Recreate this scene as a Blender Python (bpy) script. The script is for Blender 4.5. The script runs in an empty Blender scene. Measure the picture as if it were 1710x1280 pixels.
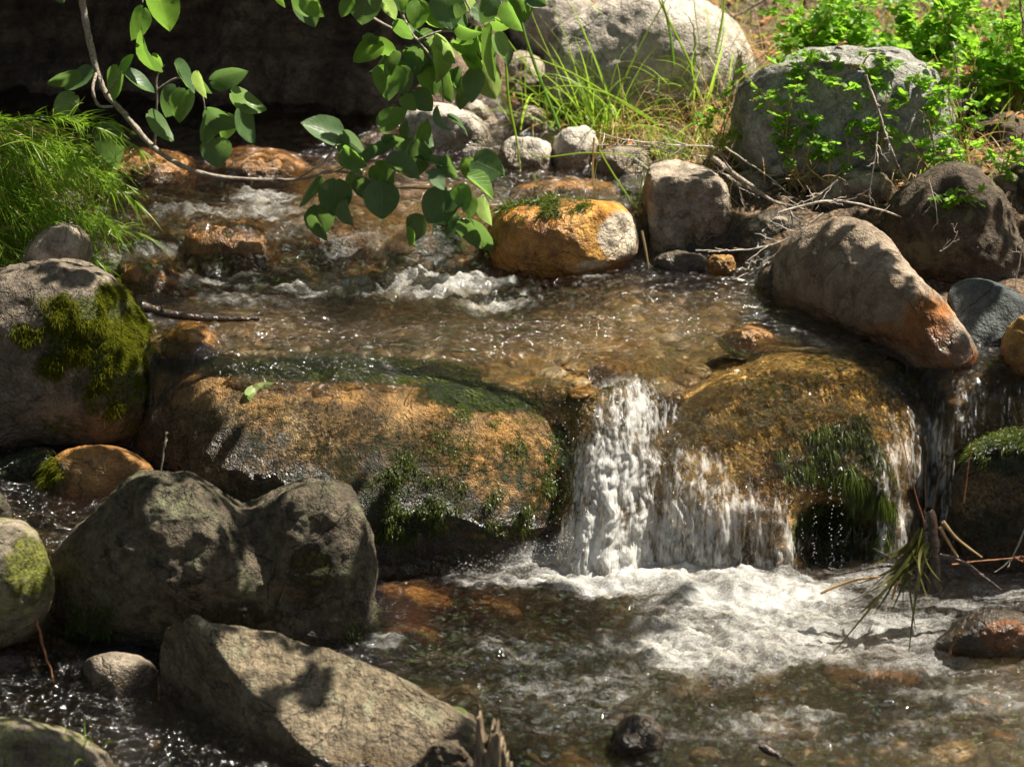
import bpy, bmesh, math, random
import numpy as np
from mathutils import Vector
from mathutils.bvhtree import BVHTree
R = math.radians
random.seed(7); rng = np.random.default_rng(7)
scene = bpy.context.scene
col = scene.collection

# ------------------------------------------------------------ camera, world, sun
CAMZ, PITCH, FPX = 1.6, 22.0, 4022.0          # FPX: focal length in pixels of a 1710-wide frame
cam_d = bpy.data.cameras.new('camera'); cam = bpy.data.objects.new('camera', cam_d); col.objects.link(cam)
cam.location = (0, 0, CAMZ); cam.rotation_euler = (R(90 - PITCH), 0, 0)
cam_d.sensor_width = 36; cam_d.lens = 36 * FPX / 1710
cam_d.clip_start = .05; cam_d.clip_end = 500
cam_d.dof.use_dof = True; cam_d.dof.focus_distance = 3.72; cam_d.dof.aperture_fstop = 5.6
scene.camera = cam
SUN_EL, SUN_AZ = R(60), R(74)
SUN = np.array([math.sin(SUN_AZ) * math.cos(SUN_EL), math.cos(SUN_AZ) * math.cos(SUN_EL), math.sin(SUN_EL)])
w = bpy.data.worlds.new("World"); scene.world = w; w.use_nodes = True
nt = w.node_tree; bg = nt.nodes['Background']; sky = nt.nodes.new('ShaderNodeTexSky')
sky.sky_type = 'NISHITA'; sky.sun_disc = False; sky.sun_elevation = SUN_EL; sky.sun_rotation = SUN_AZ
tint = nt.nodes.new('ShaderNodeMix'); tint.data_type = 'RGBA'; tint.blend_type = 'MULTIPLY'; tint.inputs[0].default_value = 1
tint.inputs[7].default_value = (1, .86, .68, 1)          # white balance of the photograph
nt.links.new(sky.outputs[0], tint.inputs[6]); nt.links.new(tint.outputs[2], bg.inputs[0]); bg.inputs[1].default_value = .05
sd = bpy.data.lights.new('sun', 'SUN'); sd.energy = 5.0; sd.angle = R(.55); sd.color = (1, .915, .775)
so = bpy.data.objects.new('sun', sd); col.objects.link(so)
so.rotation_euler = Vector(tuple(SUN)).to_track_quat('Z', 'Y').to_euler()
scene.view_settings.view_transform = 'Standard'; scene.view_settings.look = 'None'
scene.view_settings.exposure = 1.42; scene.view_settings.gamma = 1
cy = scene.cycles
cy.max_bounces = 8; cy.transparent_max_bounces = 16; cy.caustics_reflective = False; cy.caustics_refractive = False
cy.sample_clamp_indirect = 4

CP, SP = math.cos(R(PITCH)), math.sin(R(PITCH))
def at(px, py, Y):
    """world point seen at photo pixel (px,py) whose distance along the ground axis is Y"""
    px = np.asarray(px, float); py = np.asarray(py, float); Y = np.asarray(Y, float)
    a = (px - 855) / FPX; b = (640 - py) / FPX
    dy = CP + b * SP; dz = -SP + b * CP
    k = Y / dy
    return np.stack(np.broadcast_arrays(a * k, Y + 0 * a, CAMZ + dz * k), -1)
def to_px(P):
    P = np.asarray(P, float)
    y = P[..., 1]; z = P[..., 2] - CAMZ
    d = y * CP - z * SP; u = y * SP + z * CP
    return 855 + FPX * P[..., 0] / d, 640 - FPX * u / d
def on_z(px, py, z):
    a = (px - 855) / FPX; b = (640 - py) / FPX
    dy = CP + b * SP; dz = -SP + b * CP
    k = (z - CAMZ) / dz
    return np.array([a * k, dy * k, z])

# ------------------------------------------------------------ numpy noise
_perm = rng.permutation(4096)
_grad = rng.normal(size=(4096, 3)); _grad /= np.linalg.norm(_grad, axis=1)[:, None]
def perlin(P):
    P = np.asarray(P, float); i = np.floor(P).astype(np.int64); f = P - i
    u = f * f * f * (f * (f * 6 - 15) + 10)
    out = 0
    for dx in (0, 1):
        for dy in (0, 1):
            for dz in (0, 1):
                h = _perm[(_perm[(_perm[(i[..., 0] + dx) & 4095] + i[..., 1] + dy) & 4095] + i[..., 2] + dz) & 4095]
                g = _grad[h]
                d = (g * (f - np.array([dx, dy, dz]))).sum(-1)
                wgt = (u[..., 0] if dx else 1 - u[..., 0]) * (u[..., 1] if dy else 1 - u[..., 1]) * (u[..., 2] if dz else 1 - u[..., 2])
                out = out + wgt * d
    return out * 1.5
def fbm(P, octv=4, gain=.5):
    a, s, out = 1., 1., 0
    for k in range(octv):
        out = out + a * perlin(np.asarray(P) * s + k * 17.3); a *= gain; s *= 2.03
    return out
def sstep(a, b, x):
    t = np.clip((x - a) / (b - a), 0, 1); return t * t * (3 - 2 * t)

# ------------------------------------------------------------ object helpers
def mesh_np(name, V, F, mat=None, smooth=True, attrs=None, uv=None):
    me = bpy.data.meshes.new(name)
    V = np.asarray(V, np.float32); F = np.asarray(F, np.int32)
    n = F.shape[1]
    me.vertices.add(len(V)); me.vertices.foreach_set('co', V.ravel())
    me.loops.add(F.size); me.loops.foreach_set('vertex_index', F.ravel())
    me.polygons.add(len(F)); me.polygons.foreach_set('loop_start', np.arange(0, F.size, n, dtype=np.int32))
    me.polygons.foreach_set('loop_total', np.full(len(F), n, np.int32))
    if smooth: me.polygons.foreach_set('use_smooth', np.ones(len(F), bool))
    me.update(calc_edges=True)
    if attrs:
        for k, v in attrs.items():
            a = me.attributes.new(k, 'FLOAT', 'POINT'); a.data.foreach_set('value', np.asarray(v, np.float32))
    if uv is not None:
        l = me.uv_layers.new(name='UVMap'); l.data.foreach_set('uv', np.asarray(uv, np.float32)[F.ravel()].ravel())
    if mat: me.materials.append(mat)
    return me
def link(name, me, parent=None, loc=None):
    o = bpy.data.objects.new(name, me); col.objects.link(o)
    if loc is not None: o.location = tuple(float(c) for c in loc)
    if parent is not None: o.parent = parent
    return o
def tag(o, label=None, cat=None, group=None, kind=None):
    if label: o['label'] = label
    if cat: o['category'] = cat
    if group: o['group'] = group
    if kind: o['kind'] = kind
    return o
def build(name, V, F, mat, parent=None, **kw):
    """mesh object with its origin at the middle of its base"""
    V = np.asarray(V, float)
    if parent is None:
        c = np.array([(V[:, 0].min() + V[:, 0].max()) / 2, (V[:, 1].min() + V[:, 1].max()) / 2, V[:, 2].min()])
    else: c = np.array(parent.location)
    o = link(name, mesh_np(name, V - c, F, mat, **kw), parent, c if parent is None else None)
    return o
def empty(name, loc, label, cat, group=None):
    o = link(name, None, None, loc); return tag(o, label, cat, group)

class Geo:
    """collects pieces into one mesh (quads)"""
    def __init__(s): s.V, s.F, s.UV, s.n = [], [], [], 0
    def add(s, V, F, uv=None):
        V = np.asarray(V, float); s.V.append(V); s.F.append(np.asarray(F) + s.n); s.n += len(V)
        s.UV.append(np.zeros((len(V), 2)) if uv is None else np.asarray(uv))
    def tube(s, P, r, seg=7, wob=0.):
        P = np.asarray(P, float); m = len(P); r = np.broadcast_to(np.asarray(r, float), (m,)).copy()
        T = np.gradient(P, axis=0); T /= np.linalg.norm(T, axis=1)[:, None] + 1e-9
        up = np.array([0.1, .2, 1.]); up = up if abs(T[0] @ up) < .9 else np.array([1., 0, 0])
        A = np.cross(T, up); A /= np.linalg.norm(A, axis=1)[:, None] + 1e-9; B = np.cross(T, A)
        th = np.arange(seg) * 2 * math.pi / seg
        rr = r[:, None] * (1 + wob * rng.normal(size=(m, seg)))
        V = P[:, None] + rr[..., None] * (np.cos(th)[None, :, None] * A[:, None] + np.sin(th)[None, :, None] * B[:, None])
        i = np.arange(m - 1)[:, None] * seg; j = np.arange(seg)[None]; j2 = (j + 1) % seg
        F = np.stack([i + j, i + j2, i + seg + j2, i + seg + j], -1).reshape(-1, 4)
        V = V.reshape(-1, 3)
        V = np.concatenate([V, P[:1], P[-1:]]); a, b = m * seg, m * seg + 1
        caps = [[a, (q + 1) % seg, q, a] for q in range(seg)] + [[b, (m - 1) * seg + q, (m - 1) * seg + (q + 1) % seg, b] for q in range(seg)]
        caps = [[c[0], c[1], c[2], c[2]] for c in caps]
        s.add(V, np.concatenate([F, quadcaps(P, seg, m)]) if False else F)
    def ribbons(s, B, D, L, W, droop=.3, segs=6, side=None, sway=None):
        B = np.asarray(B, float); n = len(B); D = np.asarray(D, float); D = D / (np.linalg.norm(D, axis=1)[:, None] + 1e-9)
        L = np.broadcast_to(L, (n,)); W = np.broadcast_to(W, (n,)); droop = np.broadcast_to(droop, (n,))
        t = np.linspace(0, 1, segs + 1)
        C = B[:, None] + D[:, None] * (L[:, None] * t[None])[..., None]
        C[..., 2] -= (droop * L)[:, None] * t[None] ** 2
        if sway is not None: C = C + sway[:, None] * (t[None] ** 2)[..., None] * L[:, None, None]
        if side is None:
            side = np.cross(D, rng.normal(size=(n, 3)))
        side = side / (np.linalg.norm(side, axis=1)[:, None] + 1e-9)
        wd = W[:, None] * np.minimum(1, 1.25 * (1 - t[None]) ** .6 + .03) * np.minimum(1, .5 + 2 * t[None])
        V = np.stack([C - side[:, None] * wd[..., None] / 2, C + side[:, None] * wd[..., None] / 2], 2).reshape(-1, 3)
        k = segs + 1; b = (np.arange(n) * k * 2)[:, None]; q = np.arange(segs)[None] * 2
        F = np.stack([b + q, b + q + 1, b + q + 3, b + q + 2], -1).reshape(-1, 4)
        uv = np.stack([np.tile([0., 1.], n * k), np.repeat(np.tile(t, n), 2)], -1)
        s.add(V, F, uv)
    def build(s, name, mat, parent=None, smooth=True):
        return build(name, np.concatenate(s.V), np.concatenate(s.F), mat, parent, smooth=smooth, uv=np.concatenate(s.UV))

# ------------------------------------------------------------ materials
class M:
    def __init__(s, name):
        s.m = bpy.data.materials.new(name); s.m.use_nodes = True; s.t = s.m.node_tree
        s.t.nodes.clear(); s.out = s.t.nodes.new('ShaderNodeOutputMaterial')
    def n(s, kind, **kw):
        nd = s.t.nodes.new('ShaderNode' + kind)
        for k, v in kw.items():
            if k.startswith('_'): setattr(nd, k[1:], v)
            else:
                key = int(k[1:]) if k[0] == 'i' and k[1:].isdigit() else k.replace('__', ' ')
                s.put(nd.inputs[key], v)
        return nd
    def put(s, sock, v):
        if isinstance(v, bpy.types.NodeSocket): s.t.links.new(v, sock)
        elif isinstance(v, bpy.types.Node): s.t.links.new(v.outputs[0], sock)
        else:
            if isinstance(v, tuple) and len(v) == 3 and sock.type == 'RGBA': v = v + (1,)
            sock.default_value = v
    def math(s, op, a, b=0., c=None, clamp=False):
        nd = s.n('Math', _operation=op, _use_clamp=clamp, i0=a, i1=b)
        if c is not None: s.put(nd.inputs[2], c)
        return nd.outputs[0]
    def mix(s, f, a, b, blend='MIX'):
        nd = s.t.nodes.new('ShaderNodeMix'); nd.data_type = 'RGBA'; nd.blend_type = blend
        s.put(nd.inputs['Factor'], f); s.put(nd.inputs['A'], a); s.put(nd.inputs['B'], b) if False else None
        s.put(nd.inputs[6], a); s.put(nd.inputs[7], b)
        return nd.outputs[2]
    def fmix(s, f, a, b):
        nd = s.t.nodes.new('ShaderNodeMix'); nd.data_type = 'FLOAT'
        s.put(nd.inputs[0], f); s.put(nd.inputs[2], a); s.put(nd.inputs[3], b); return nd.outputs[0]
    def pos(s, scale=(1, 1, 1), rot=(0, 0, 0)):
        g = s.n('NewGeometry'); mp = s.n('Mapping', Scale=scale, Rotation=rot); s.t.links.new(g.outputs['Position'], mp.inputs[0])
        return mp.outputs[0]
    def noise(s, vec, scale, detail=4, rough=.55, dist=0.):
        return s.n('TexNoise', Vector=vec, Scale=float(scale), Detail=float(detail), Roughness=rough, Distortion=dist).outputs[0]
    def ramp(s, f, stops):
        nd = s.n('ValToRGB', Fac=f); e = nd.color_ramp.elements
        while len(e) < len(stops): e.new(.5)
        for k, (p, c) in enumerate(stops):
            e[k].position = p; e[k].color = (c, c, c, 1) if not isinstance(c, tuple) else c + (1,)
        return nd.outputs[0]
    def rng(s, v, a, b, c=0., d=1., smooth=False):
        nd = s.n('MapRange', Value=v, From__Min=a, From__Max=b, To__Min=c, To__Max=d)
        if smooth: nd.interpolation_type = 'SMOOTHSTEP'
        return nd.outputs[0]
    def attr(s, name): return s.n('Attribute', _attribute_name=name).outputs['Fac']
    def bump(s, h, strength, dist, normal=None):
        nd = s.n('Bump', Height=h, Strength=strength, Distance=dist)
        if normal is not None: s.put(nd.inputs['Normal'], normal)
        return nd.outputs[0]
    def done(s, sh):
        s.t.links.new(sh.outputs[0] if isinstance(sh, bpy.types.Node) else sh, s.out.inputs[0]); return s.m

def rock_mat(name, cols, pa=(.35, .14, .03), pb=(.035, .055, .008), grain=.5, big=7., bump=1., lichen=None, lichen_amt=.5, rough=.8, strata=0., wetdark=.42, spark=0.):
    m = M(name); P = m.pos()
    n1 = m.noise(P, big, 6, .6, .4); n2 = m.noise(P, big * 5, 6, .65); n3 = m.noise(P, 170, 3, .6); n4 = m.noise(P, 480, 2, .5)
    c = m.ramp(n1, [(.3, cols[0]), (.5, cols[1]), (.72, cols[2])])
    c = m.mix(m.rng(n2, .42, .7), c, tuple(v * .55 for v in cols[0]))
    if strata:
        st = m.noise(m.pos((3, 3, 45), (.15, .1, 0)), 1., 5, .6, .3)
        c = m.mix(m.rng(st, .45, .62, 0, strata), c, tuple(v * .35 for v in cols[0]))
    g = m.rng(n3, .3, .7, 1 - grain * .75, 1 + grain * .5)
    g2 = m.rng(n4, .3, .7, 1 - grain * .5, 1 + grain * .35)
    c = m.mix(1., c, m.math('MULTIPLY', g, g2), 'MULTIPLY')
    if lichen:
        ln = m.noise(P, 26, 5, .65, .6); lk = m.rng(ln, .60 - lichen_amt * .12, .66, 0, .8)
        c = m.mix(lk, c, lichen)
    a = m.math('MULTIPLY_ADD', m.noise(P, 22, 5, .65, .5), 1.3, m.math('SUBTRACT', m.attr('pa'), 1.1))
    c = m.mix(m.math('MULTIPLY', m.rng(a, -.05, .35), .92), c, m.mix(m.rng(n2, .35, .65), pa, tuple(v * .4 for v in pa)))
    b = m.math('MULTIPLY_ADD', m.noise(P, 60, 6, .75, .3), 2.2, m.math('SUBTRACT', m.attr('pb'), 1.75))
    bm = m.rng(b, 0, .35)
    c = m.mix(bm, c, m.mix(m.rng(n3, .4, .6), pb, tuple(v * .3 for v in pb)))
    wet = m.attr('wet')
    c = m.mix(wet, c, m.mix(1., c, (wetdark * 1.15, wetdark, wetdark * .8), 'MULTIPLY'))
    h = m.math('ADD', m.math('MULTIPLY', n1, .6), m.math('MULTIPLY', n2, .5))
    crack = m.rng(m.math('ABSOLUTE', m.math('SUBTRACT', m.noise(P, big * .8, 5, .6, .9), .5)), 0, .01, -.14, 0)
    h = m.math('ADD', h, m.math('ADD', m.math('MULTIPLY', n3, .13 + .25 * grain), crack))
    h = m.math('ADD', h, m.math('MULTIPLY', n4, .04 + .12 * grain))
    h = m.math('ADD', h, m.math('MULTIPLY', bm, .12))
    nr = m.bump(h, bump, .02)
    bs = m.n('BsdfPrincipled', Base__Color=c, Normal=nr)
    m.put(bs.inputs['Roughness'], m.fmix(wet, rough, .16 + .1 * (1 - spark)))
    m.put(bs.inputs['Specular IOR Level'], m.fmix(wet, .3, .7))
    return m.done(bs)

def simple_mat(name, c1, c2, scale=60, rough=.75, bump=.5, stretch=(1, 1, 1), spec=.3):
    m = M(name); P = m.pos(stretch); n = m.noise(P, scale, 5, .6)
    c = m.mix(m.rng(n, .35, .65), c1, c2)
    bs = m.n('BsdfPrincipled', Base__Color=c, Roughness=rough, Normal=m.bump(n, bump, .004)); m.put(bs.inputs['Specular IOR Level'], spec)
    return m.done(bs)

def leaf_mat(name, c1, c2, trans=.45, tcol=None, rough=.42, veins=True, spec=.35):
    m = M(name); uv = m.n('UVMap').outputs[0]
    sp = m.n('SeparateXYZ', Vector=uv); ux, uy = sp.outputs[0], sp.outputs[1]
    n = m.noise(m.pos(), 60, 4, .6); c = m.mix(m.rng(n, .35, .65), c1, c2)
    if veins: c = m.mix(m.rng(m.noise(m.pos(), 95, 4, .7, 1.), .66, .72, 0, .85), c, (.16, .09, .03))
    isl = m.n('NewGeometry').outputs['Random Per Island']; oi = m.n('ObjectInfo').outputs['Random']
    rnd = m.math('FRACT', m.math('ADD', isl, oi))
    c = m.mix(m.rng(rnd, 0, 1, 0, .6), c, (c1[0] * 1.9, c1[1] * 1.45, c1[2] * .8))
    h = n
    if veins:
        ax = m.math('ABSOLUTE', m.math('SUBTRACT', ux, .5))
        mid = m.rng(ax, .0, .022, 1, 0)
        sv = m.math('FRACT', m.math('MULTIPLY', m.math('SUBTRACT', uy, m.math('MULTIPLY', ax, .9)), 7.))
        sv = m.rng(m.math('ABSOLUTE', m.math('SUBTRACT', sv, .5)), .0, .07, 1, 0)
        vn = m.math('MAXIMUM', mid, m.math('MULTIPLY', sv, .45))
        c = m.mix(m.math('MULTIPLY', vn, .75), c, (c1[0] * 3, c1[1] * 2, c1[2] * 2)); h = m.math('ADD', m.math('MULTIPLY', n, .3), vn)
    bs = m.n('BsdfPrincipled', Base__Color=c, Roughness=rough, Normal=m.bump(h, .35, .002)); m.put(bs.inputs['Specular IOR Level'], spec)
    tc = tcol or (c1[0] * 3.2, c1[1] * 2.6, c1[2] * 1.2)
    tr = m.n('BsdfTranslucent', Color=m.mix(.5, tc, m.mix(1., c, (3., 3., 3.), 'MULTIPLY')))
    return m.done(m.n('MixShader', i0=trans, i1=bs, i2=tr))

TAN = ((.20, .165, .125), (.34, .285, .22), (.46, .395, .31))
WHITE = ((.34, .30, .25), (.50, .45, .385), (.62, .565, .49))
GREY = ((.07, .058, .038), (.135, .11, .075), (.23, .185, .13))
BLUEG = ((.24, .235, .21), (.36, .355, .32), (.52, .505, .46))
SLATE = ((.05, .06, .06), (.085, .1, .1), (.13, .145, .145))
AMBER = ((.17, .08, .018), (.36, .19, .05), (.52, .33, .12))
DARK = ((.04, .03, .02), (.09, .068, .045), (.16, .125, .085))
GOLD = ((.24, .14, .04), (.52, .34, .11), (.78, .60, .28))
m_tan = rock_mat('tan_stone', TAN, grain=.35)
m_white = rock_mat('pale_stone', WHITE, grain=.3)
m_grey = rock_mat('grey_stone', GREY, bump=1.7, big=11, pb=(.09, .095, .02), grain=.45, lichen=(.17, .18, .10), lichen_amt=.7)
m_warm = rock_mat('warm_grey_stone', ((.11, .088, .065), (.20, .165, .125), (.32, .27, .205)), pb=(.07, .085, .01), grain=.45)
m_blue = rock_mat('bluish_grey_stone', BLUEG, grain=.5, bump=1.2)
m_slate = rock_mat('slate_stone', SLATE, grain=.3)
m_amber = rock_mat('amber_stone', AMBER, pa=(.62, .52, .38), grain=.3, wetdark=.7)
m_orange = rock_mat('orange_stone', ((.27, .10, .012), (.52, .25, .04), (.66, .40, .11)), pa=(.66, .58, .45), grain=.3, wetdark=.8)
m_dark = rock_mat('dark_stone', DARK, grain=.45, lichen=(.12, .12, .06), lichen_amt=.3)
m_main = rock_mat('algae_stone', ((.06, .042, .02), (.19, .13, .058), (.44, .33, .17)), pa=(.46, .29, .12), pb=(.022, .045, .006), grain=1.1, strata=.5, bump=1.5, wetdark=.75, spark=1)
m_dome = rock_mat('golden_stone', GOLD, pa=(.85, .62, .24), pb=(.06, .09, .008), grain=.5, big=14, wetdark=1.0, strata=.15, spark=.6)  # pa gold paints the glow of sunlight through running water into the stone
m_ridge = rock_mat('ridge_stone', ((.20, .15, .105), (.31, .245, .18), (.42, .345, .265)), pa=(.36, .13, .02), grain=.3, wetdark=.4)
m_front = rock_mat('front_stone', bump=1.5, big=10, cols=((.15, .12, .075), (.25, .20, .13), (.36, .295, .20)), grain=.5, lichen=(.26, .26, .17), lichen_amt=.5)
m_lich = rock_mat('lichen_stone', ((.13, .11, .08), (.24, .20, .15), (.36, .30, .23)), pb=(.14, .15, .02), grain=.5, lichen=(.24, .25, .09), lichen_amt=1.2)
m_leaf = leaf_mat('poplar_leaf', (.045, .10, .04), (.075, .135, .06), .30, (.22, .38, .04))
m_leafy = leaf_mat('pale_poplar_leaf', (.12, .20, .07), (.16, .24, .09), .42, (.42, .60, .12))
m_fresh = leaf_mat('fresh_leaf', (.065, .15, .028), (.10, .19, .045), .40, (.27, .50, .05))
m_shrub = leaf_mat('shrub_leaf', (.07, .17, .015), (.11, .22, .025), .5, (.38, .68, .04), veins=False)
m_grass = leaf_mat('grass_blade', (.10, .19, .02), (.17, .25, .035), .45, (.40, .62, .06), veins=False)
m_horse = leaf_mat('horsetail_green', (.085, .16, .012), (.16, .24, .022), .4, (.34, .68, .03), veins=False)
m_straw = leaf_mat('dry_grass', (.28, .20, .10), (.40, .31, .17), .25, (.5, .38, .2), veins=False)
m_moss = leaf_mat('moss', (.05, .065, .005), (.12, .125, .008), .3, (.24, .32, .015), veins=False, rough=.8, spec=.1)
m_algae = leaf_mat('wet_algae', (.03, .055, .006), (.075, .09, .01), .25, (.16, .22, .015), veins=False, rough=.4, spec=.4)
m_weed = leaf_mat('limp_weed', (.045, .055, .01), (.11, .10, .03), .25, (.22, .22, .04), veins=False, rough=.4)
m_litter = leaf_mat('leaf_litter', (.20, .10, .045), (.34, .22, .12), .1, (.3, .16, .06), veins=False, rough=.7)
m_bark = simple_mat('grey_bark', (.16, .13, .10), (.36, .31, .26), 240, .8, .9)
m_barkd = simple_mat('dark_bark', (.05, .045, .03), (.20, .18, .13), 130, .8, 1.)
m_twig = simple_mat('dry_twig', (.30, .26, .21), (.52, .47, .40), 200, .8, .5)
m_red = simple_mat('red_twig', (.16, .06, .025), (.30, .14, .06), 150, .5, .5)
m_wetwood = simple_mat('wet_wood', (.018, .012, .009), (.05, .03, .02), 120, .18, .9, spec=.7)
m_stump = simple_mat('weathered_wood', (.09, .065, .04), (.30, .23, .15), 40, .7, 1., (6, 6, .8))
m_petiole = simple_mat('petiole', (.28, .26, .06), (.35, .22, .08), 60, .5, .1)

# ------------------------------------------------------------ water level and terrain
Z0, Z1, Z2 = 0., .27, .345
def X(px, y): return (px - 855) / FPX * y * 1.08
_lipx = np.array([-1.5, -.60, -.555, -.50, .03, .075, .13, .17, .31, .62, .66, 1.5])
_lipt = np.array([3.52, 3.52, 3.46, 3.42, 3.42, 3.41, 3.39, 3.38, 3.43, 3.43, 3.36, 3.36])
_lipb = np.array([3.46, 3.46, 3.38, 3.36, 3.36, 3.32, 3.21, 3.21, 3.34, 3.34, 3.25, 3.25])
def level(x, y):
    x = np.asarray(x, float); y = np.asarray(y, float)
    t = np.interp(x, _lipx, _lipt); b = np.interp(x, _lipx, _lipb)
    u = np.clip((y - b) / (t - b), 0, 1)
    low = .10 * sstep(-.50, -.56, x) * sstep(3.03, 3.09, y)
    z = low + (Z1 - low) * (1 - (1 - u) ** 1.7)
    st = 3.79 + .03 * np.sin(x * 9) + .02 * np.sin(x * 23 + 1)
    z = z + (Z2 - Z1) * sstep(st, st + .10, y) + .03 * sstep(4.0, 4.5, y)
    return z
_ry = np.array([-2., 3.2, 3.3, 3.42, 3.65, 3.8, 3.95, 4.1, 4.3, 4.6, 5.2])
_rx = np.array([1.5, 1.4, .92, .70, .43, .36, .22, .20, .0, -.16, -.3])
_ly = np.array([-2., 3.0, 3.45, 3.6, 3.9, 4.2, 4.6, 5.2])
_lx = np.array([-1.5, -1.3, -1.0, -.64, -.70, -.86, -1.3, -1.6])
def ground(x, y):
    x = np.asarray(x, float); y = np.asarray(y, float)
    xr = np.interp(y, _ry, _rx); xl = np.interp(y, _ly, _lx)
    d = np.maximum(np.maximum(x - xr, xl - x), 0)
    P = np.stack([x, y, 0 * x], -1)
    n = fbm(P * 9, 3) * .5 + fbm(P * 28, 2) * .25
    bed = level(x, np.minimum(y, 5)) - .055 + .022 * n
    bed = np.where(y < 3.3, bed - .06, bed)
    bank = np.minimum(d * .5, .05) + np.minimum(np.maximum(d - .1, 0) * .05, 1.5) + np.maximum(np.abs(x) - 1.3, 0) * .12
    back = np.maximum(y - 4.9, 0) * .16 * sstep(.0, .25, d) + np.maximum(y - 5.2, 0) * .12
    return bed + bank + np.minimum(back, 3.) + .02 * n * sstep(0, .1, d)

# ------------------------------------------------------------ stones
_ico = {}
def ico(l):
    if l not in _ico:
        bm = bmesh.new(); bmesh.ops.create_icosphere(bm, subdivisions=l, radius=1)
        V = np.array([v.co[:] for v in bm.verts]); F = np.array([[v.index for v in f.verts] for f in bm.faces]); bm.free()
        V /= np.linalg.norm(V, axis=1)[:, None]; _ico[l] = (V, F)
    return _ico[l]
def vnormals(V, F):
    n = np.cross(V[F[:, 1]] - V[F[:, 0]], V[F[:, 2]] - V[F[:, 0]]); N = np.zeros_like(V)
    for k in range(3):
        for c in range(3): N[:, c] += np.bincount(F[:, k], n[:, c], len(V))
    return N / (np.linalg.norm(N, axis=1)[:, None] + 1e-12)
def closed_curve(pts, n=16):
    P = np.array(pts, float); m = len(P); out = []
    for i in range(m):
        p0, p1, p2, p3 = P[i - 1], P[i], P[(i + 1) % m], P[(i + 2) % m]
        for t in np.arange(n) / n:
            out.append(.5 * ((2 * p1) + (-p0 + p2) * t + (2 * p0 - 5 * p1 + 4 * p2 - p3) * t * t + (-p0 + 3 * p1 - 3 * p2 + p3) * t ** 3))
    return np.array(out)
def gblob(px, py, bl):
    out = np.zeros_like(px)
    for b in bl:
        d = ((px - b[0]) / b[2]) ** 2 + ((py - b[1]) / b[3]) ** 2
        out = np.maximum(out, (b[4] if len(b) > 4 else 1.) * np.exp(-d * d * .7))
    return out
ALLV, ALLF, NV = [], [], 0
ROCKS = {}
GN = 0
def rock(name, label, cat, outline, Y, dep, mat, key=None, lvl=5, p=2.3, shx=0., shy=0., amp=1., facets=(), dents=(), pa=(), pb=(), wet=None, group=None, nf=5, wl=None, c0=None, sharp=.75):
    """a solid stone: outline in photo pixels, Y its distance, dep its half thickness in metres"""
    global NV, GN
    GN += 1
    C = closed_curve(outline); c = np.array(c0, float) if c0 else (C.min(0) + C.max(0)) / 2
    th = np.arctan2(-(C[:, 1] - c[1]), C[:, 0] - c[0]); rr = np.hypot(C[:, 0] - c[0], C[:, 1] - c[1])
    o = np.argsort(th); T = np.linspace(-math.pi, math.pi, 721)
    tab = np.interp(T, np.concatenate([th[o] - 2 * math.pi, th[o], th[o] + 2 * math.pi]), np.tile(rr[o], 3))
    D, F = ico(lvl); F = F[:, ::-1]
    s = np.hypot(D[:, 0], D[:, 1]); q = (s ** p + np.abs(D[:, 2]) ** p) ** (1 / p)
    th = np.arctan2(D[:, 1], D[:, 0]); r = np.interp(th, T, tab); mean = np.mean(tab)
    r = mean + (r - mean) * sstep(0, .75, s)
    u = c[0] + r * s / q * np.cos(th); v = c[1] - r * s / q * np.sin(th)
    Yd = Y + dep * D[:, 2] / q + shx * (u - c[0]) / 100 + shy * (v - c[1]) / 100
    for (dx, dyp, sx, sy, a) in dents:           # a>0 pushes the near side away from the viewer
        Yd = Yd + a * np.exp(-((u - dx) / sx) ** 2 - ((v - dyp) / sy) ** 2) * (D[:, 2] < .2)
    V = at(u, v, Yd); size = mean / FPX * Y
    cen = V.mean(0)
    lr = np.random.default_rng(100 + GN)
    fl = [(np.array(n, float), h) for n, h in facets]
    for k in range(nf):
        n = lr.normal(size=3); n[2] = abs(n[2]) * .6; fl.append((n, lr.uniform(.84, .94)))
    for n, h in fl:
        n = n / np.linalg.norm(n); d = (V - cen) @ n; lim = d.max() * h
        ov = np.maximum(d - lim, 0); V = V - n * (ov * sharp)[:, None]
    N = vnormals(V, F); off = lr.uniform(0, 50, 3)
    am = amp * size
    V = V + N * (am * .075 * fbm(V / size * 1.1 + off, 3) + am * .045 * (fbm(V / size * 3.6 + off, 4, .58)) )[:, None]
    N = vnormals(V, F)
    V = V + N * (.0022 * amp * fbm(V * 55 + off, 3))[:, None]
    # fine ridging
    px, py = to_px(V); front = (N[:, 1] < .5)
    lv = level(V[:, 0], V[:, 1]) if wl is None else wl
    wt = 1 - sstep(.012, .045, V[:, 2] - lv + .012 * fbm(V * 20, 2))
    if wet is not None: wt = np.maximum(wt, wet if not callable(wet) else wet(px, py, V, N))
    o = build(name, V, F, mat, None, attrs={'wet': wt, 'pa': gblob(px, py, pa) * front, 'pb': gblob(px, py, pb) * front})
    tag(o, label, cat, group)
    ALLV.append(V); ALLF.append(F + NV); NV += len(V)
    if key: ROCKS[key] = (V, F, N, o)
    return o

BK = 'boulders of the far bank'; SB = 'stones under the shallow water'
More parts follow.
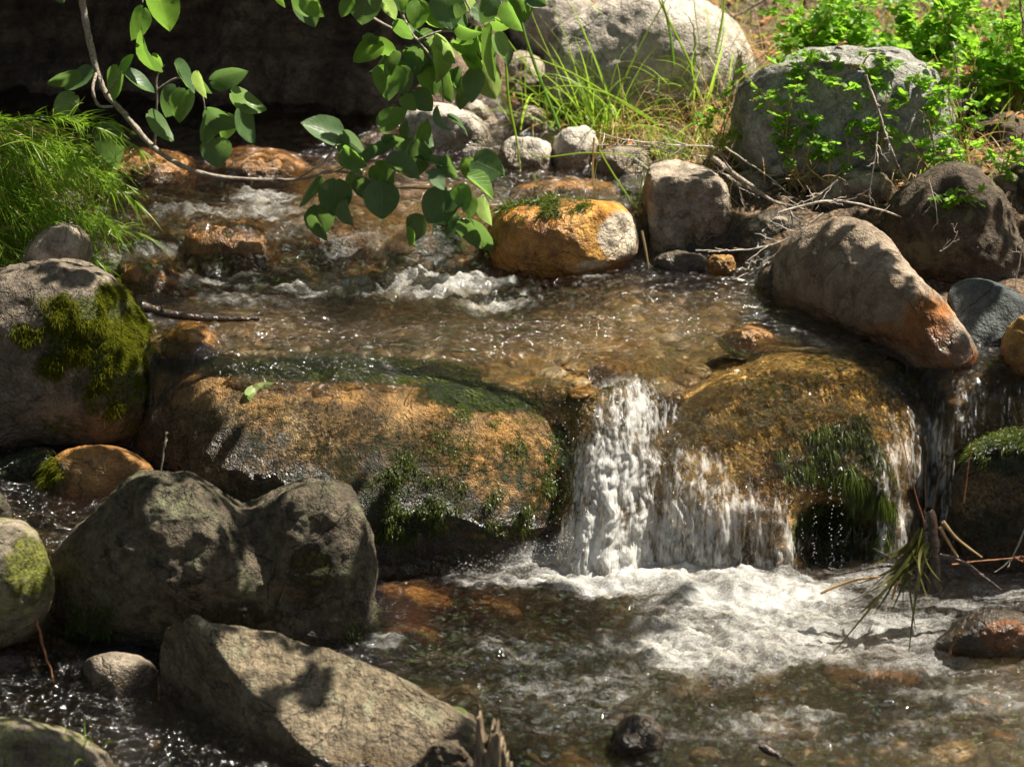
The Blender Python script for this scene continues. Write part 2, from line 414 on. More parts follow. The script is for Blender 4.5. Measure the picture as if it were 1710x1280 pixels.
# A the big algae boulder under the fall
rock('boulder', 'big rough brown boulder with dark algae, water sliding over its top left of the fall', 'boulder',
     [(225, 760), (250, 655), (320, 602), (440, 592), (560, 588), (700, 600), (830, 628), (935, 668), (1000, 728), (1018, 815), (988, 890), (900, 940), (760, 950), (640, 985), (480, 985), (330, 940), (275, 850)],
     3.44, .22, m_main, 'A', 7, 2.1, shy=-.05, amp=.34, nf=0,
     pa=[(600, 650, 130, 35, .75), (440, 690, 50, 50, .8), (850, 770, 110, 90, .95), (330, 640, 70, 40), (700, 680, 80, 30, .8), (820, 890, 100, 40, .7)],
     pb=[(620, 605, 330, 34, 1.5), (840, 650, 150, 40, 1.5), (955, 740, 40, 90, 1.1), (640, 910, 170, 80, .95), (800, 870, 160, 60, .85), (760, 700, 60, 40, .6), (350, 820, 120, 90, .6), (450, 880, 200, 50, .7), (860, 770, 60, 80, .6), (560, 860, 330, 90, 1.0), (680, 770, 260, 70, .78), (420, 720, 80, 60, .8), (880, 800, 90, 90, .85)],
     wet=lambda px, py, V, N: np.clip(.8 + .35 * fbm(V * 14, 3), 0, 1))
# B the dome the water runs over
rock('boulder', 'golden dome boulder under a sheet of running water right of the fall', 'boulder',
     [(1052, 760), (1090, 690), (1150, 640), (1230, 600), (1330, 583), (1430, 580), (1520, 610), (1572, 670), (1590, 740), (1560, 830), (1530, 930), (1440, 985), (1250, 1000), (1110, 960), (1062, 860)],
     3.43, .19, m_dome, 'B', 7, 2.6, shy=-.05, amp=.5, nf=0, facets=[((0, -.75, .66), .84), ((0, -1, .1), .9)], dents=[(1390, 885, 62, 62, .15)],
     pa=[(1240, 670, 190, 80, 1.5), (1150, 740, 110, 90, 1.4), (1500, 760, 90, 110, 1.2), (1380, 640, 120, 50, 1.2)], pb=[(1385, 895, 70, 60, 1.5), (1400, 770, 95, 70, 1.), (1450, 850, 60, 80, 1.), (1500, 640, 60, 50, .95), (1420, 600, 110, 26, .85), (1320, 740, 60, 40, .8)],  # first pb patch paints shade into the hollow; the rest is algae
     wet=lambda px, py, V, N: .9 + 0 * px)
# C orange rock
rock('boulder', 'wet orange boulder with a pale right end and a cap of green weed', 'boulder',
     [(812, 400), (835, 350), (900, 335), (970, 335), (1040, 345), (1066, 385), (1058, 430), (1010, 462), (930, 490), (850, 485), (815, 450)],
     3.87, .12, m_orange, 'C', 6, 2.5, amp=.55, nf=2, pa=[(1038, 395, 38, 42, 1.2), (990, 446, 40, 12, .9)], pb=[(900, 338, 80, 14, .9)], wet=lambda px, py, V, N: .95 * sstep(1010, 930, px))  # pa patches make the right end paler
# D block
rock('stone_block', 'squared brown block with a shaded flat face and pale top edge at the waterline', 'stone',
     [(1072, 370), (1078, 300), (1100, 272), (1160, 275), (1205, 300), (1222, 350), (1222, 440), (1160, 470), (1090, 460)],
     3.93, .10, m_tan, 'D', 6, 5., amp=.8, facets=[((0, -1, .0), .75), ((-1, -.2, 0), .85), ((.1, -.1, 1), .85)], dents=[(1152, 400, 7, 90, .025), (1190, 400, 5, 90, .012)], group=BK)
# E ridge boulder
rock('boulder', 'long humped tan boulder sloping down to an orange foot at the pool edge', 'boulder',
     [(1284, 470), (1296, 425), (1335, 385), (1385, 362), (1440, 368), (1490, 400), (1530, 455), (1580, 510), (1618, 560), (1632, 598), (1600, 632), (1520, 622), (1420, 580), (1340, 540), (1295, 510)],
     3.56, .10, m_ridge, 'E', 6, 2.3, shx=-.085, shy=-.03, amp=.55, nf=2, facets=[((-.1, -1, .5), .9)],
     pa=[(1545, 545, 50, 60, .95), (1480, 560, 60, 30, .7), (1600, 600, 40, 30, .8)], wet=lambda px, py, V, N: .8 * sstep(500, 560, py - .1 * (px - 1400)))
rock('boulder', 'small dark wet hump beside the left end of the humped boulder', 'boulder', [(1262, 480), (1285, 440), (1320, 430), (1345, 470), (1330, 520), (1280, 515)], 3.72, .05, m_dark, None, 5)
# F
rock('boulder', 'smooth blue-grey slab stone leaning in the shade at the right edge', 'boulder',
     [(1585, 480), (1640, 465), (1700, 490), (1722, 520), (1690, 570), (1650, 610), (1610, 590), (1590, 540)], 3.50, .05, m_slate, 'F', 5, 2.8, amp=.4, shy=-.03, facets=[((0, -1, .5), .7)], wl=.25)
rock('stone', 'brown wet stone cut off by the right edge beside the blue-grey slab', 'stone', [(1672, 590), (1690, 540), (1740, 520), (1790, 570), (1780, 640), (1700, 640)], 3.40, .08, m_amber, None, 5, wl=.27)
# G
rock('boulder', 'large shaded boulder with bright dapples behind the humped boulder', 'boulder',
     [(1480, 420), (1490, 340), (1550, 290), (1610, 275), (1660, 310), (1700, 380), (1730, 440), (1720, 520), (1600, 520), (1500, 490)], 3.83, .13, m_dark, 'G', 6, 2.5, amp=.8, group=BK)
rock('boulder', 'dark boulder cut by the right edge above the shaded dappled one', 'boulder', [(1668, 330), (1690, 275), (1760, 260), (1800, 340), (1760, 430), (1690, 420)], 4.02, .12, m_dark, None, 5, group=BK)
# H
rock('boulder', 'large blue-grey boulder with leaf shadows under the green shrub', 'boulder',
     [(1228, 190), (1240, 130), (1300, 95), (1400, 82), (1500, 88), (1570, 130), (1592, 200), (1560, 290), (1470, 345), (1340, 360), (1260, 320), (1232, 260)], 4.12, .17, m_blue, 'H', 6, 2.5, amp=.8, group=BK, facets=[((-.3, -1, .4), .85)])
# I
rock('boulder', 'huge pale rounded boulder behind the grass at the top', 'boulder',
     [(908, 120), (925, 50), (990, 5), (1090, -25), (1190, 10), (1250, 80), (1262, 150), (1240, 240), (1120, 260), (980, 250), (915, 200)], 4.50, .17, m_white, 'I', 6, 2.5, amp=.6, group=BK)
rock('boulder', 'pale boulder behind the leaves left of the huge rounded one', 'boulder', [(840, 20), (880, -40), (960, -40), (985, 20), (960, 90), (890, 130), (850, 90)], 4.72, .13, m_white, None, 5, group=BK)
rock('stone', 'shaded stone in the gap between hanging leaves and huge pale boulder', 'stone', [(828, 120), (850, 90), (900, 95), (925, 140), (910, 190), (850, 190)], 4.6, .08, m_tan, None, 5, group=BK)
# K white stones
ks = [('smooth white stone lying at the back of the stream', [(668, 215), (690, 180), (735, 172), (790, 190), (822, 240), (815, 285), (740, 295), (680, 270)], 4.28, .08, m_white),
      ('slanted grey-white stone leaning right of the smooth white one', [(772, 175), (800, 165), (830, 200), (843, 245), (825, 262), (795, 225)], 4.38, .05, m_white),
      ('rounded bleached stone at the waterline, left one of the touching pair', [(834, 265), (845, 236), (885, 228), (918, 240), (927, 275), (915, 318), (860, 322), (838, 300)], 4.17, .06, m_white),
      ('upright bleached stone, right one of the touching pair', [(920, 260), (938, 220), (975, 210), (996, 225), (992, 270), (965, 312), (925, 315)], 4.17, .055, m_white),
      ('small brown stone tucked behind the bleached pair', [(852, 205), (872, 178), (905, 182), (918, 215), (900, 240), (860, 238)], 4.36, .06, m_tan),
      ('low flat stone with grass shadows right of the bleached pair', [(985, 280), (1005, 252), (1050, 245), (1085, 262), (1090, 300), (1050, 325), (995, 318)], 4.15, .06, m_tan),
      ('low tan stone under the dry grass behind the squared block', [(1050, 262), (1075, 240), (1110, 245), (1125, 275), (1095, 290), (1058, 285)], 4.22, .05, m_tan),
      ('wet dark stone between the flat stone and the orange boulder', [(1000, 325), (1030, 300), (1075, 305), (1080, 345), (1030, 350)], 4.08, .05, m_dark),
      ('pale dappled stone with twigs across it right of the squared block', [(1196, 330), (1215, 298), (1255, 285), (1300, 305), (1322, 350), (1290, 385), (1215, 380)], 4.02, .08, m_tan),
      ('low striped stone at the twig tips, just left of the humped boulder', [(1226, 385), (1245, 362), (1300, 352), (1350, 365), (1352, 400), (1300, 425), (1235, 420)], 3.90, .07, m_dark),
      ('brown stone with bright flecks under the blue-grey boulder', [(1345, 330), (1362, 300), (1420, 285), (1480, 292), (1502, 330), (1480, 380), (1400, 390), (1355, 375)], 3.98, .08, m_tan),
      ('small amber stone at the water edge below the grey twigs', [(1180, 440), (1195, 425), (1222, 428), (1228, 450), (1200, 462)], 3.78, .025, m_amber),
      ('small dark stone in the gap at the foot of the squared block', [(1090, 440), (1120, 420), (1170, 425), (1190, 455), (1140, 470)], 3.83, .04, m_dark),
      ('pale pebble resting at the left foot of the smooth white stone', [(575, 245), (600, 222), (650, 225), (680, 250), (665, 280), (600, 275)], 4.33, .05, m_white),
      ('dark stone at the right edge under the shrub stems', [(1590, 230), (1640, 190), (1720, 200), (1750, 260), (1680, 300), (1600, 285)], 4.25, .1, m_dark)]
for l, o_, Y, dp, mt in ks:
    rock('stone', l, 'stone', o_, Y, dp, mt, None, 5, 2.5, amp=.9, group=BK)
# M mossy left boulder
rock('boulder', 'mossy grey boulder covered in leaf shadows at the left edge', 'boulder',
     [(-120, 560), (-60, 480), (20, 445), (95, 430), (160, 445), (205, 490), (240, 545), (265, 620), (272, 690), (240, 745), (120, 780), (-20, 780), (-110, 700)], 3.52, .15, m_warm, 'M', 6, 2.6, amp=.7,
     pb=[(170, 560, 115, 75, 1.3), (200, 650, 90, 60, .95), (90, 720, 60, 30, .8)], wl=.1)
# left bank stones under the horsetail
rock('stone', 'pale stone half buried under the drooping horsetail', 'stone', [(40, 440), (60, 385), (110, 370), (150, 400), (150, 460), (90, 480)], 3.72, .08, m_tan, None, 5)
rock('stone', 'dark bank stone behind the horsetail', 'stone', [(-90, 330), (-40, 250), (60, 250), (130, 320), (140, 400), (40, 440), (-80, 420)], 3.95, .12, m_dark, None, 5)
# N submerged amber stones
ns = [('round golden stone just breaking the riffle', [(298, 420), (315, 385), (370, 368), (430, 372), (462, 400), (468, 450), (430, 480), (350, 485), (305, 465)], 3.86, .07, .9),
      ('broad amber slab under thin water beside the horsetail tips', [(160, 310), (180, 270), (240, 250), (310, 262), (335, 300), (330, 345), (250, 360), (175, 350)], 4.13, .10, .8),
      ('broad amber slab under the drooping branch', [(328, 305), (345, 265), (400, 250), (480, 255), (525, 290), (520, 335), (440, 350), (350, 345)], 4.14, .10, .8),
      ('brown stone under the riffle left of the round golden one', [(190, 480), (200, 445), (245, 432), (300, 450), (320, 480), (280, 505), (210, 505)], 3.72, .06, .9),
      ('bright amber stone by the black stick', [(268, 575), (285, 548), (325, 542), (360, 560), (365, 590), (320, 605), (280, 598)], 3.50, .05, .6),
      ('little orange stone poking from the pool in front of the humped boulder', [(1200, 572), (1225, 549), (1262, 545), (1300, 566), (1290, 590), (1240, 596)], 3.51, .035, .5),
      ('small golden stone at the lip of the chute', [(975, 632), (990, 608), (1025, 600), (1055, 614), (1056, 640), (1010, 655)], 3.475, .04, .6),
      ('low brown stone in the riffle behind the hanging leaves', [(470, 400), (500, 375), (580, 370), (640, 395), (640, 450), (550, 475), (480, 450)], 3.88, .06, .8),
      ('brown slab in the riffle left of the orange boulder', [(640, 420), (670, 390), (740, 385), (810, 400), (820, 450), (740, 475), (660, 460)], 3.87, .06, .8),
      ('flat rusty slab at the back of the stream in shade', [(380, 250), (420, 215), (520, 205), (600, 225), (620, 260), (500, 280)], 4.42, .09, .6),
      ('low brown slab behind the orange boulder', [(840, 335), (870, 310), (960, 300), (1040, 315), (1030, 350), (920, 360)], 4.03, .06, .6)]
for l, o_, Y, dp, aa in ns:
    rock('stone', l, 'stone', o_, Y + (.035 if Y > 3.6 else 0), dp + .02, m_amber, 'N' + str(Y) + str(o_[0][0]), 5, 2.3, amp=.8, wet=aa, group=SB)
# pool bottom stones
for l, o_, z, mt in [('orange slab glowing under the pool beside the dark twin-humped boulder', [(600, 1000), (640, 975), (720, 985), (760, 1010), (720, 1040), (640, 1045)], -.05, m_orange),
                 ('orange stone under the pool below the big algae boulder', [(770, 1020), (800, 1003), (850, 1005), (875, 1030), (840, 1048), (790, 1045)], -.05, m_orange),
                 ('submerged amber stone below the rim of foam', [(630, 1065), (660, 1045), (720, 1050), (740, 1075), (690, 1090)], -.05, m_orange),
                 ('dim amber stone in the middle of the front pool', [(1420, 1135), (1450, 1118), (1510, 1122), (1540, 1145), (1480, 1160)], -.05, m_orange)]:
    y = on_z(np.mean([q[0] for q in o_]), np.mean([q[1] for q in o_]), z)[1]
    rock('stone', l, 'stone', o_, y, .05, mt, None, 4, 2.2, wet=.3, group=SB)
rock('stone', 'brown wet stone poking from the front pool near the bottom edge', 'stone', [(1010, 1262), (1035, 1205), (1070, 1190), (1105, 1215), (1110, 1270), (1060, 1300)], 2.74, .05, m_dark, None, 5, wet=.9)
rock('stone', 'low wet stone with an orange patch breaking the pool at the right edge', 'stone', [(1560, 1075), (1600, 1035), (1680, 1020), (1740, 1040), (1740, 1100), (1620, 1105)], 2.98, .06, m_dark, None, 5, wet=.95, pa=[(1680, 1060, 40, 25, 1.3)])
# U right
rock('boulder', 'dark wet boulder with green algae cut by the right edge below the fall', 'boulder',
     [(1588, 830), (1610, 765), (1660, 728), (1730, 712), (1800, 760), (1810, 880), (1760, 960), (1640, 960), (1600, 900)], 3.27, .12, m_main, 'U', 6, 2.5, amp=.6, pb=[(1680, 750, 90, 50, 1.2), (1660, 880, 80, 60, .8)], wet=.9)
# O left wet stone
rock('stone', 'wet rust-brown rounded stone below the mossy boulder', 'stone',
     [(62, 830), (80, 775), (130, 745), (190, 745), (240, 768), (275, 810), (260, 870), (160, 890), (90, 880)], 3.33, .07, m_amber, 'O', 5, 2.3, amp=.5, pb=[(90, 800, 40, 40, .9)], wet=.75, wl=.1)
rock('stone', 'low green-streaked stone at the left edge above the side pool', 'stone', [(-40, 800), (-10, 770), (40, 752), (85, 748), (100, 775), (60, 815), (0, 835)], 3.38, .05, m_main, None, 5, pb=[(40, 780, 80, 30, 1.5)], wet=.8, wl=.1)
# P twin
rock('boulder', 'dark grey twin-humped boulder with lichen in front of the big one', 'boulder',
     [(92, 960), (110, 900), (165, 850), (225, 800), (270, 792), (330, 797), (385, 830), (420, 842), (480, 815), (540, 805), (590, 825), (618, 880), (626, 960), (618, 1060), (590, 1120), (400, 1150), (200, 1130), (100, 1060)],
     3.08, .13, m_grey, 'P', 7, 2.6, amp=.65, nf=2, facets=[((0, -1, .3), .9)], dents=[(430, 880, 45, 70, .05), (330, 960, 60, 50, -.03), (500, 1010, 50, 30, .02)],
     pb=[(520, 950, 50, 45, 1.), (400, 1030, 90, 25, .9), (140, 1060, 70, 60, .8)])
# Q
rock('boulder', 'angular tan boulder with a flat sloping top at the bottom left', 'boulder',
     [(246, 1180), (252, 1080), (285, 1040), (380, 1044), (470, 1058), (560, 1085), (650, 1120), (720, 1160), (790, 1200), (860, 1250), (930, 1300), (960, 1370), (700, 1440), (400, 1430), (260, 1330)],
     2.78, .13, m_front, 'Q', 7, 3., shy=-.02, amp=.55, nf=0, sharp=.9, facets=[((-.75, -.75, .05), .55), ((.10, -.50, .86), .66), ((.35, -1, .1), .8)])
rock('stone', 'smooth round grey-brown cobble between the twin-humped and the angular boulder', 'stone', [(134, 1130), (150, 1098), (190, 1088), (235, 1095), (262, 1120), (262, 1180), (200, 1215), (142, 1190)], 2.91, .06, m_warm, None, 5, 2.3, amp=.4)
rock('boulder', 'lichen-covered rounded boulder cut off by the left edge', 'boulder', [(-120, 960), (-70, 870), (0, 862), (50, 880), (80, 930), (88, 990), (60, 1050), (10, 1085), (-60, 1110), (-120, 1060)], 2.98, .10, m_lich, None, 6, 2.4, amp=.6, pb=[(50, 950, 50, 60, 1.2)])
rock('stone', 'small grey stone top at the left edge above the lichen boulder', 'stone', [(-60, 860), (-30, 825), (0, 822), (18, 850), (10, 885), (-40, 895)], 3.06, .05, m_grey, None, 5)
rock('boulder', 'pale mottled boulder filling the bottom left corner', 'boulder', [(-120, 1300), (-60, 1215), (20, 1198), (100, 1215), (160, 1245), (215, 1300), (180, 1400), (-60, 1420)], 2.68, .10, m_lich, None, 6, 2.4, amp=.6)
rock('stone', 'dark stone in the shade under the lichen boulder', 'stone', [(-60, 1110), (-20, 1080), (40, 1090), (70, 1130), (40, 1180), (-40, 1180)], 2.95, .05, m_dark, None, 5, wet=.8)

# rock wall at the back left, shaded by an added overhang above the frame
def sheet(xs, ys, zf, name, mat, attrs=None):
    Xg, Yg = np.meshgrid(xs, ys); Zg = zf(Xg, Yg); n, m_ = Xg.shape
    V = np.stack([Xg, Yg, Zg], -1).reshape(-1, 3)
    i = np.arange(n - 1)[:, None] * m_; j = np.arange(m_ - 1)[None]
    F = np.stack([i + j, i + j + 1, i + m_ + j + 1, i + m_ + j], -1).reshape(-1, 4)
    return V, F
def grow(a, b, far, step):
    v = list(np.arange(a, b, step)); s = step; lo, hi = [], []
    x = v[-1]
    while x < far: s *= 1.18; x += s; hi.append(x)
    x = a; s = step
    while x > -far: s *= 1.18; x -= s; lo.append(x)
    return np.array(lo[::-1] + v + hi)

# ------------------------------------------------------------ ground sheet
mg = M('ground'); P = mg.pos()
n1 = mg.noise(P, 9, 5, .6, .3); n2 = mg.noise(P, 45, 5, .65); n3 = mg.noise(P, 160, 4, .6)
vor = mg.n('TexVoronoi', Vector=mg.mix(.04, P, mg.n('TexNoise', Vector=P, Scale=30.).outputs[1]), Scale=34.)
peb = mg.rng(vor.outputs['Distance'], 0, .75, 1, 0)
bedc = mg.mix(mg.rng(mg.noise(mg.pos((.7, 1.5, 1)), 13, 6, .68, .8), .36, .62), (.04, .028, .009), (.40, .24, .07))
bedc = mg.mix(mg.rng(n2, .45, .62), bedc, (.07, .065, .014))
bedc = mg.mix(1., bedc, mg.rng(mg.n('SeparateXYZ', Vector=vor.outputs['Color']).outputs[0], 0, 1, .7, 1.25), 'MULTIPLY')
soil = mg.mix(mg.rng(n2, .35, .65), (.03, .018, .010), (.12, .075, .04))
soil = mg.mix(mg.rng(n3, .52, .7), soil, (.22, .15, .09))
bedc = mg.mix(mg.attr('dark_bed'), bedc, mg.mix(mg.rng(n1, .4, .6), (.018, .022, .007), (.085, .07, .022)))  # bed turns darker and more olive towards the near pool
inb = mg.attr('bed'); c = mg.mix(inb, soil, bedc)
c = mg.mix(1., c, mg.rng(n3, .3, .7, .6, 1.3), 'MULTIPLY')
hh = mg.math('ADD', mg.math('MULTIPLY', peb, .9), mg.math('ADD', n2, mg.math('MULTIPLY', n3, .3)))
m_ground = mg.done(mg.n('BsdfPrincipled', Base__Color=c, Roughness=mg.fmix(inb, .9, .4), Normal=mg.bump(hh, .9, .012)))
xs = grow(-1.5, 1.5, 60, .009); ys = grow(2.3, 5.4, 60, .009)
V, F = sheet(xs, ys, ground, 'ground', None)
dd = np.maximum(V[:, 0] - np.interp(V[:, 1], _ry, _rx), np.interp(V[:, 1], _ly, _lx) - V[:, 0])
o = link('ground', mesh_np('ground', V, F, m_ground, attrs={'bed': 1 - sstep(-.02, .04, dd), 'dark_bed': sstep(3.28, 3.12, V[:, 1])})); tag(o, kind='structure')
GV, GF = V, F

# wall with an added shading ledge above the frame: cross-section swept along x
def wall():
    n, m_ = 260, 150
    u = np.linspace(-2.6, .14, n)
    prof = np.array([[4.42, .2], [4.50, .40], [4.62, .50], [4.70, .60], [4.62, .66], [4.44, .71], [4.34, .80], [4.32, .95], [4.4, 1.15], [4.7, 1.5], [5.6, 2.0], [6.6, 2.3]])
    s = np.concatenate([[0], np.cumsum(np.hypot(*np.diff(prof, axis=0).T))]); t = np.linspace(0, s[-1], m_)
    yy = np.interp(t, s, prof[:, 0]); zz = np.interp(t, s, prof[:, 1])
    U, Yp = np.meshgrid(u, yy); _, Zp = np.meshgrid(u, zz)
    fall = sstep(-.06, .14, U)
    Yp = Yp + .5 * fall + .05 * np.sin(U * 5); Zp = np.where(Zp > .7, Zp - (Zp - .7) * .75 * fall, Zp)
    V = np.stack([U, Yp, Zp], -1).reshape(-1, 3)
    i = np.arange(m_ - 1)[:, None] * n; j = np.arange(n - 1)[None]
    F = np.stack([i + j, i + j + 1, i + n + j + 1, i + n + j], -1).reshape(-1, 4)
    d = fbm(V * np.array([7., 4., 3.]), 4) * .06 + fbm(V * np.array([22., 18, 9]), 3) * .02
    V[:, 1] -= d; V[:, 2] += d * .3
    return V, F
V, F = wall()
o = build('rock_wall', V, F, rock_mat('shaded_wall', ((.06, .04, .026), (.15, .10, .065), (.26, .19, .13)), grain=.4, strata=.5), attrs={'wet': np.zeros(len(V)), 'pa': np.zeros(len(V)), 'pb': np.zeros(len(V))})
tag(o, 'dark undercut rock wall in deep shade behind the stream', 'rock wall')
WV, WF = V, F

pm = M('pebbles'); rnd_ = pm.n('NewGeometry').outputs['Random Per Island']; pn = pm.noise(pm.pos(), 120, 4, .6)
pcl = pm.ramp(rnd_, [(0, (.07, .05, .03)), (.25, (.30, .16, .05)), (.45, (.12, .11, .07)), (.6, (.42, .30, .15)), (.8, (.20, .10, .03)), (1, (.50, .43, .32))])
pcl = pm.mix(1., pcl, pm.rng(pn, .3, .7, .6, 1.3), 'MULTIPLY')
m_peb = pm.done(pm.n('BsdfPrincipled', Base__Color=pcl, Roughness=.35, Normal=pm.bump(pn, .5, .004)))
D, Fi = ico(3); Fi = Fi[:, ::-1]; Vs, Fs, k = [], [], 0
for q in range(2000):
    y = random.uniform(2.45, 4.5); xl_, xr_ = float(np.interp(y, _ly, _lx)), float(np.interp(y, _ry, _rx)); x = random.uniform(max(xl_, -1.1), min(xr_, 1.1))
    if abs(float(level(x, y + .03) - level(x, y - .03))) > .06: continue
    r = .006 + .018 * random.random() ** 2.2 * (1.5 if y < 3.3 else 1); sc = np.array([random.uniform(.8, 1.5), random.uniform(.7, 1.1), random.uniform(.35, .6)]) * r; a = random.uniform(0, 3.14)
    P_ = D * sc * (1 + .18 * perlin(D * 1.3 + q))[:, None]; P_ = np.stack([P_[:, 0] * math.cos(a) - P_[:, 1] * math.sin(a), P_[:, 0] * math.sin(a) + P_[:, 1] * math.cos(a), P_[:, 2]], -1)
    Vs.append(P_ + [x, y, float(ground(x, y)) - sc[2] * .15]); Fs.append(Fi + k * len(D)); k += 1
o = build('pebbles', np.concatenate(Vs), np.concatenate(Fs), m_peb); tag(o, 'brown, amber and grey pebbles covering the stream bed', 'pebbles', kind='stuff')
# ------------------------------------------------------------ ray casting against everything built so far
tri = np.concatenate(ALLF); gv = GV; gt = np.concatenate([GF[:, [0, 1, 2]], GF[:, [0, 2, 3]]])
near = (np.abs(GV[:, 0]) < 3) & (GV[:, 1] > 2) & (GV[:, 1] < 8)
gt = gt[near[gt].all(1)]
AV = np.concatenate(ALLV + [gv]); AF = np.concatenate([tri, gt + NV])
BVH = BVHTree.FromPolygons(AV.tolist(), AF.tolist(), all_triangles=True)
def hit(px, py):
    d = Vector(at(px, py, 1.)) - Vector((0, 0, CAMZ))
    r = BVH.ray_cast(Vector((0, 0, CAMZ)), d.normalized(), 30)
    return (np.array(r[0]), np.array(r[1])) if r[0] else (None, None)
def drop(x, y, z=3.):
    r = BVH.ray_cast(Vector((x, y, z)), Vector((0, 0, -1)), 30); return r[0][2] if r[0] else 0.

# ------------------------------------------------------------ water
def topz(keys, xs, ys):
    out = np.full((len(ys), len(xs)), -1.)
    for k in keys:
        V, F = ROCKS[k][:2]
        T = BVHTree.FromPolygons(V.tolist(), F.tolist(), all_triangles=True)
        x0, y0 = V.min(0)[:2]; x1, y1 = V.max(0)[:2]
        for j in np.where((xs > x0) & (xs < x1))[0]:
            for i in np.where((ys > y0) & (ys < y1))[0]:
                r = T.ray_cast(Vector((xs[j], ys[i], 2)), Vector((0, 0, -1)), 3)
                if r[0] and r[0][2] > out[i, j]: out[i, j] = r[0][2]
    return out
xs = np.arange(-1.3, 1.3, .0036)
ys = np.concatenate([np.arange(.5, 2.4, .02), np.arange(2.4, 3.18, .0042), np.arange(3.18, 3.46, .0018), np.arange(3.46, 4.3, .0042), np.arange(4.3, 5.0, .012)])
Xg, Yg = np.meshgrid(xs, ys); Lz = level(Xg, Yg)
TA = topz('A', xs, ys); TB = topz('B', xs, ys)
def gauss1(A, k, ax):
    ker = np.exp(-.5 * (np.arange(-3 * k, 3 * k + 1) / k) ** 2); ker /= ker.sum()
    pad = [(0, 0), (0, 0)]; pad[ax] = (3 * k, 3 * k); B = np.pad(A, pad, mode='edge')
    return sum(ker[q] * np.take(B, np.arange(q, q + A.shape[ax]), ax) for q in range(len(ker)))
Z = Lz.copy()
fa = np.where(TA > 0, TA + .006 - .05 * sstep(.245, .20, TA), -1); Z = np.maximum(Z, fa)
TN = topz([k for k in ROCKS if k[0] == 'N'], xs, ys); fn = np.where(TN > Lz - .01, TN + .003, -1)
Z = np.maximum(Z, fn); Z = np.where(Yg > 3.45, gauss1(gauss1(Z, 2, 0), 2, 1), Z)
pxg, pyg = to_px(np.stack([Xg, Yg, np.maximum(TB, 0)], -1))
gap = gblob(pxg, pyg, [(1395, 890, 68, 80, 1.2)])
fb = np.where(TB > .0, TB + .007 - .06 * sstep(.5, .9, gap), -1)
fb = np.where(TB > 0, fb, -1)
Z = np.maximum(Z, fb)
fine = (Yg > 3.15) & (Yg < 3.5)
Zs = gauss1(gauss1(Z, 2, 0), 1, 1); Z = np.maximum(np.where(fine, Zs, Z), np.where(TB > 0, fb, -1))
Pg = np.stack([Xg, Yg, Z], -1)
px, py = to_px(Pg)
dZ = np.abs(np.gradient(Z, axis=0) / np.gradient(Yg, axis=0)) ; steep = sstep(.5, 1.6, gauss1(dZ, 2, 0))
onfall = ((Yg < 3.44) & (Z > .015) & (Xg > .05)).astype(float)
# ripples
calm = .0048 + 0 * Z
chop = np.clip(gblob(px, py, [(740, 470, 260, 60), (300, 390, 300, 110, 1.), (1150, 1030, 450, 120, .8), (1640, 680, 70, 60, .8), (600, 420, 260, 60), (1000, 1200, 500, 110, .75), (1300, 680, 260, 110, .6)]), 0, 1)
calm = calm + .0045 * gblob(px, py, [(950, 1180, 480, 120), (1400, 1220, 400, 90)])
calm = calm + .008 * gblob(px, py, [(740, 470, 230, 45), (300, 400, 260, 90, .8), (1150, 1030, 420, 110, .35), (1000, 980, 150, 50, .4), (1640, 680, 70, 60, .8), (620, 440, 200, 40)])
P2 = np.stack([Xg * 1., Yg * 1., 0 * Z], -1)
wv = fbm(P2 * np.array([13, 22, 1]) + 3, 4, .55) * 1.6
wv2 = fbm(P2 * np.array([55, 95, 1]) + 9, 3, .6) * 1.5
Z = Z + (calm * wv + calm * .45 * wv2) * (1 - .75 * steep)
# standing waves in the plunge pool
lowp = sstep(3.24, 3.18, Yg)
hump = gblob(px, py, [(1180, 968, 150, 26), (960, 940, 120, 30, .8)]) * .016 - gblob(px, py, [(1420, 1075, 90, 18)]) * .008 + gblob(px, py, [(1350, 1050, 260, 22, .5), (1560, 1090, 160, 20, .5)]) * .012
Z = Z + hump * lowp
Yn = Yg - steep * onfall * (.010 * fbm(np.stack([Xg * 55, Z * 9, Yg * 9], -1), 3, .6) + .004)
Xn = Xg + steep * onfall * .004 * fbm(np.stack([Xg * 30 + 7, Z * 14, Yg * 3], -1), 2)
foam = gblob(px, py, [(1040, 700, 60, 80, 1.2), (1010, 830, 85, 100, 1.3), (990, 930, 150, 40, 1.25),
                      (1090, 960, 230, 40, 1.28), (1260, 1000, 210, 44, 1.2), (1350, 1060, 340, 60, .98), (1180, 1075, 230, 62, 1.0), (1560, 1095, 180, 44, .88), (1640, 965, 170, 66, .84), (1500, 975, 180, 55, .84),
                      (1600, 690, 50, 50, .62), (1000, 1090, 300, 60, .70), (1300, 1200, 160, 30, .74), (1620, 1170, 180, 34, .74), (1180, 1225, 140, 22, .7), (1000, 1170, 260, 80, .64), (1400, 1230, 300, 60, .58), (640, 950, 120, 14, .7), (840, 960, 120, 24, .85),
                      (730, 470, 130, 26, .98), (560, 478, 130, 22, .82), (830, 505, 90, 20, .78), (700, 425, 110, 30, .80), (250, 420, 90, 24, .72), (160, 425, 80, 30, .82), (440, 330, 70, 18, .82), (500, 390, 70, 34, .76),
                      (250, 750, 60, 40, .8), (380, 350, 190, 18, .8), (330, 470, 160, 20, .72), (620, 400, 160, 30, .74), (420, 500, 120, 14, .66), (150, 1080, 50, 60, .66), (980, 462, 40, 8, .85), (640, 1070, 40, 20, .8), (560, 420, 200, 30, .66), (300, 480, 160, 24, .62), (1000, 540, 300, 60, .5)])
foam = foam * (1 - .9 * gblob(px, py, [(1395, 900, 60, 70, 1.3)]) * (Z > .01))
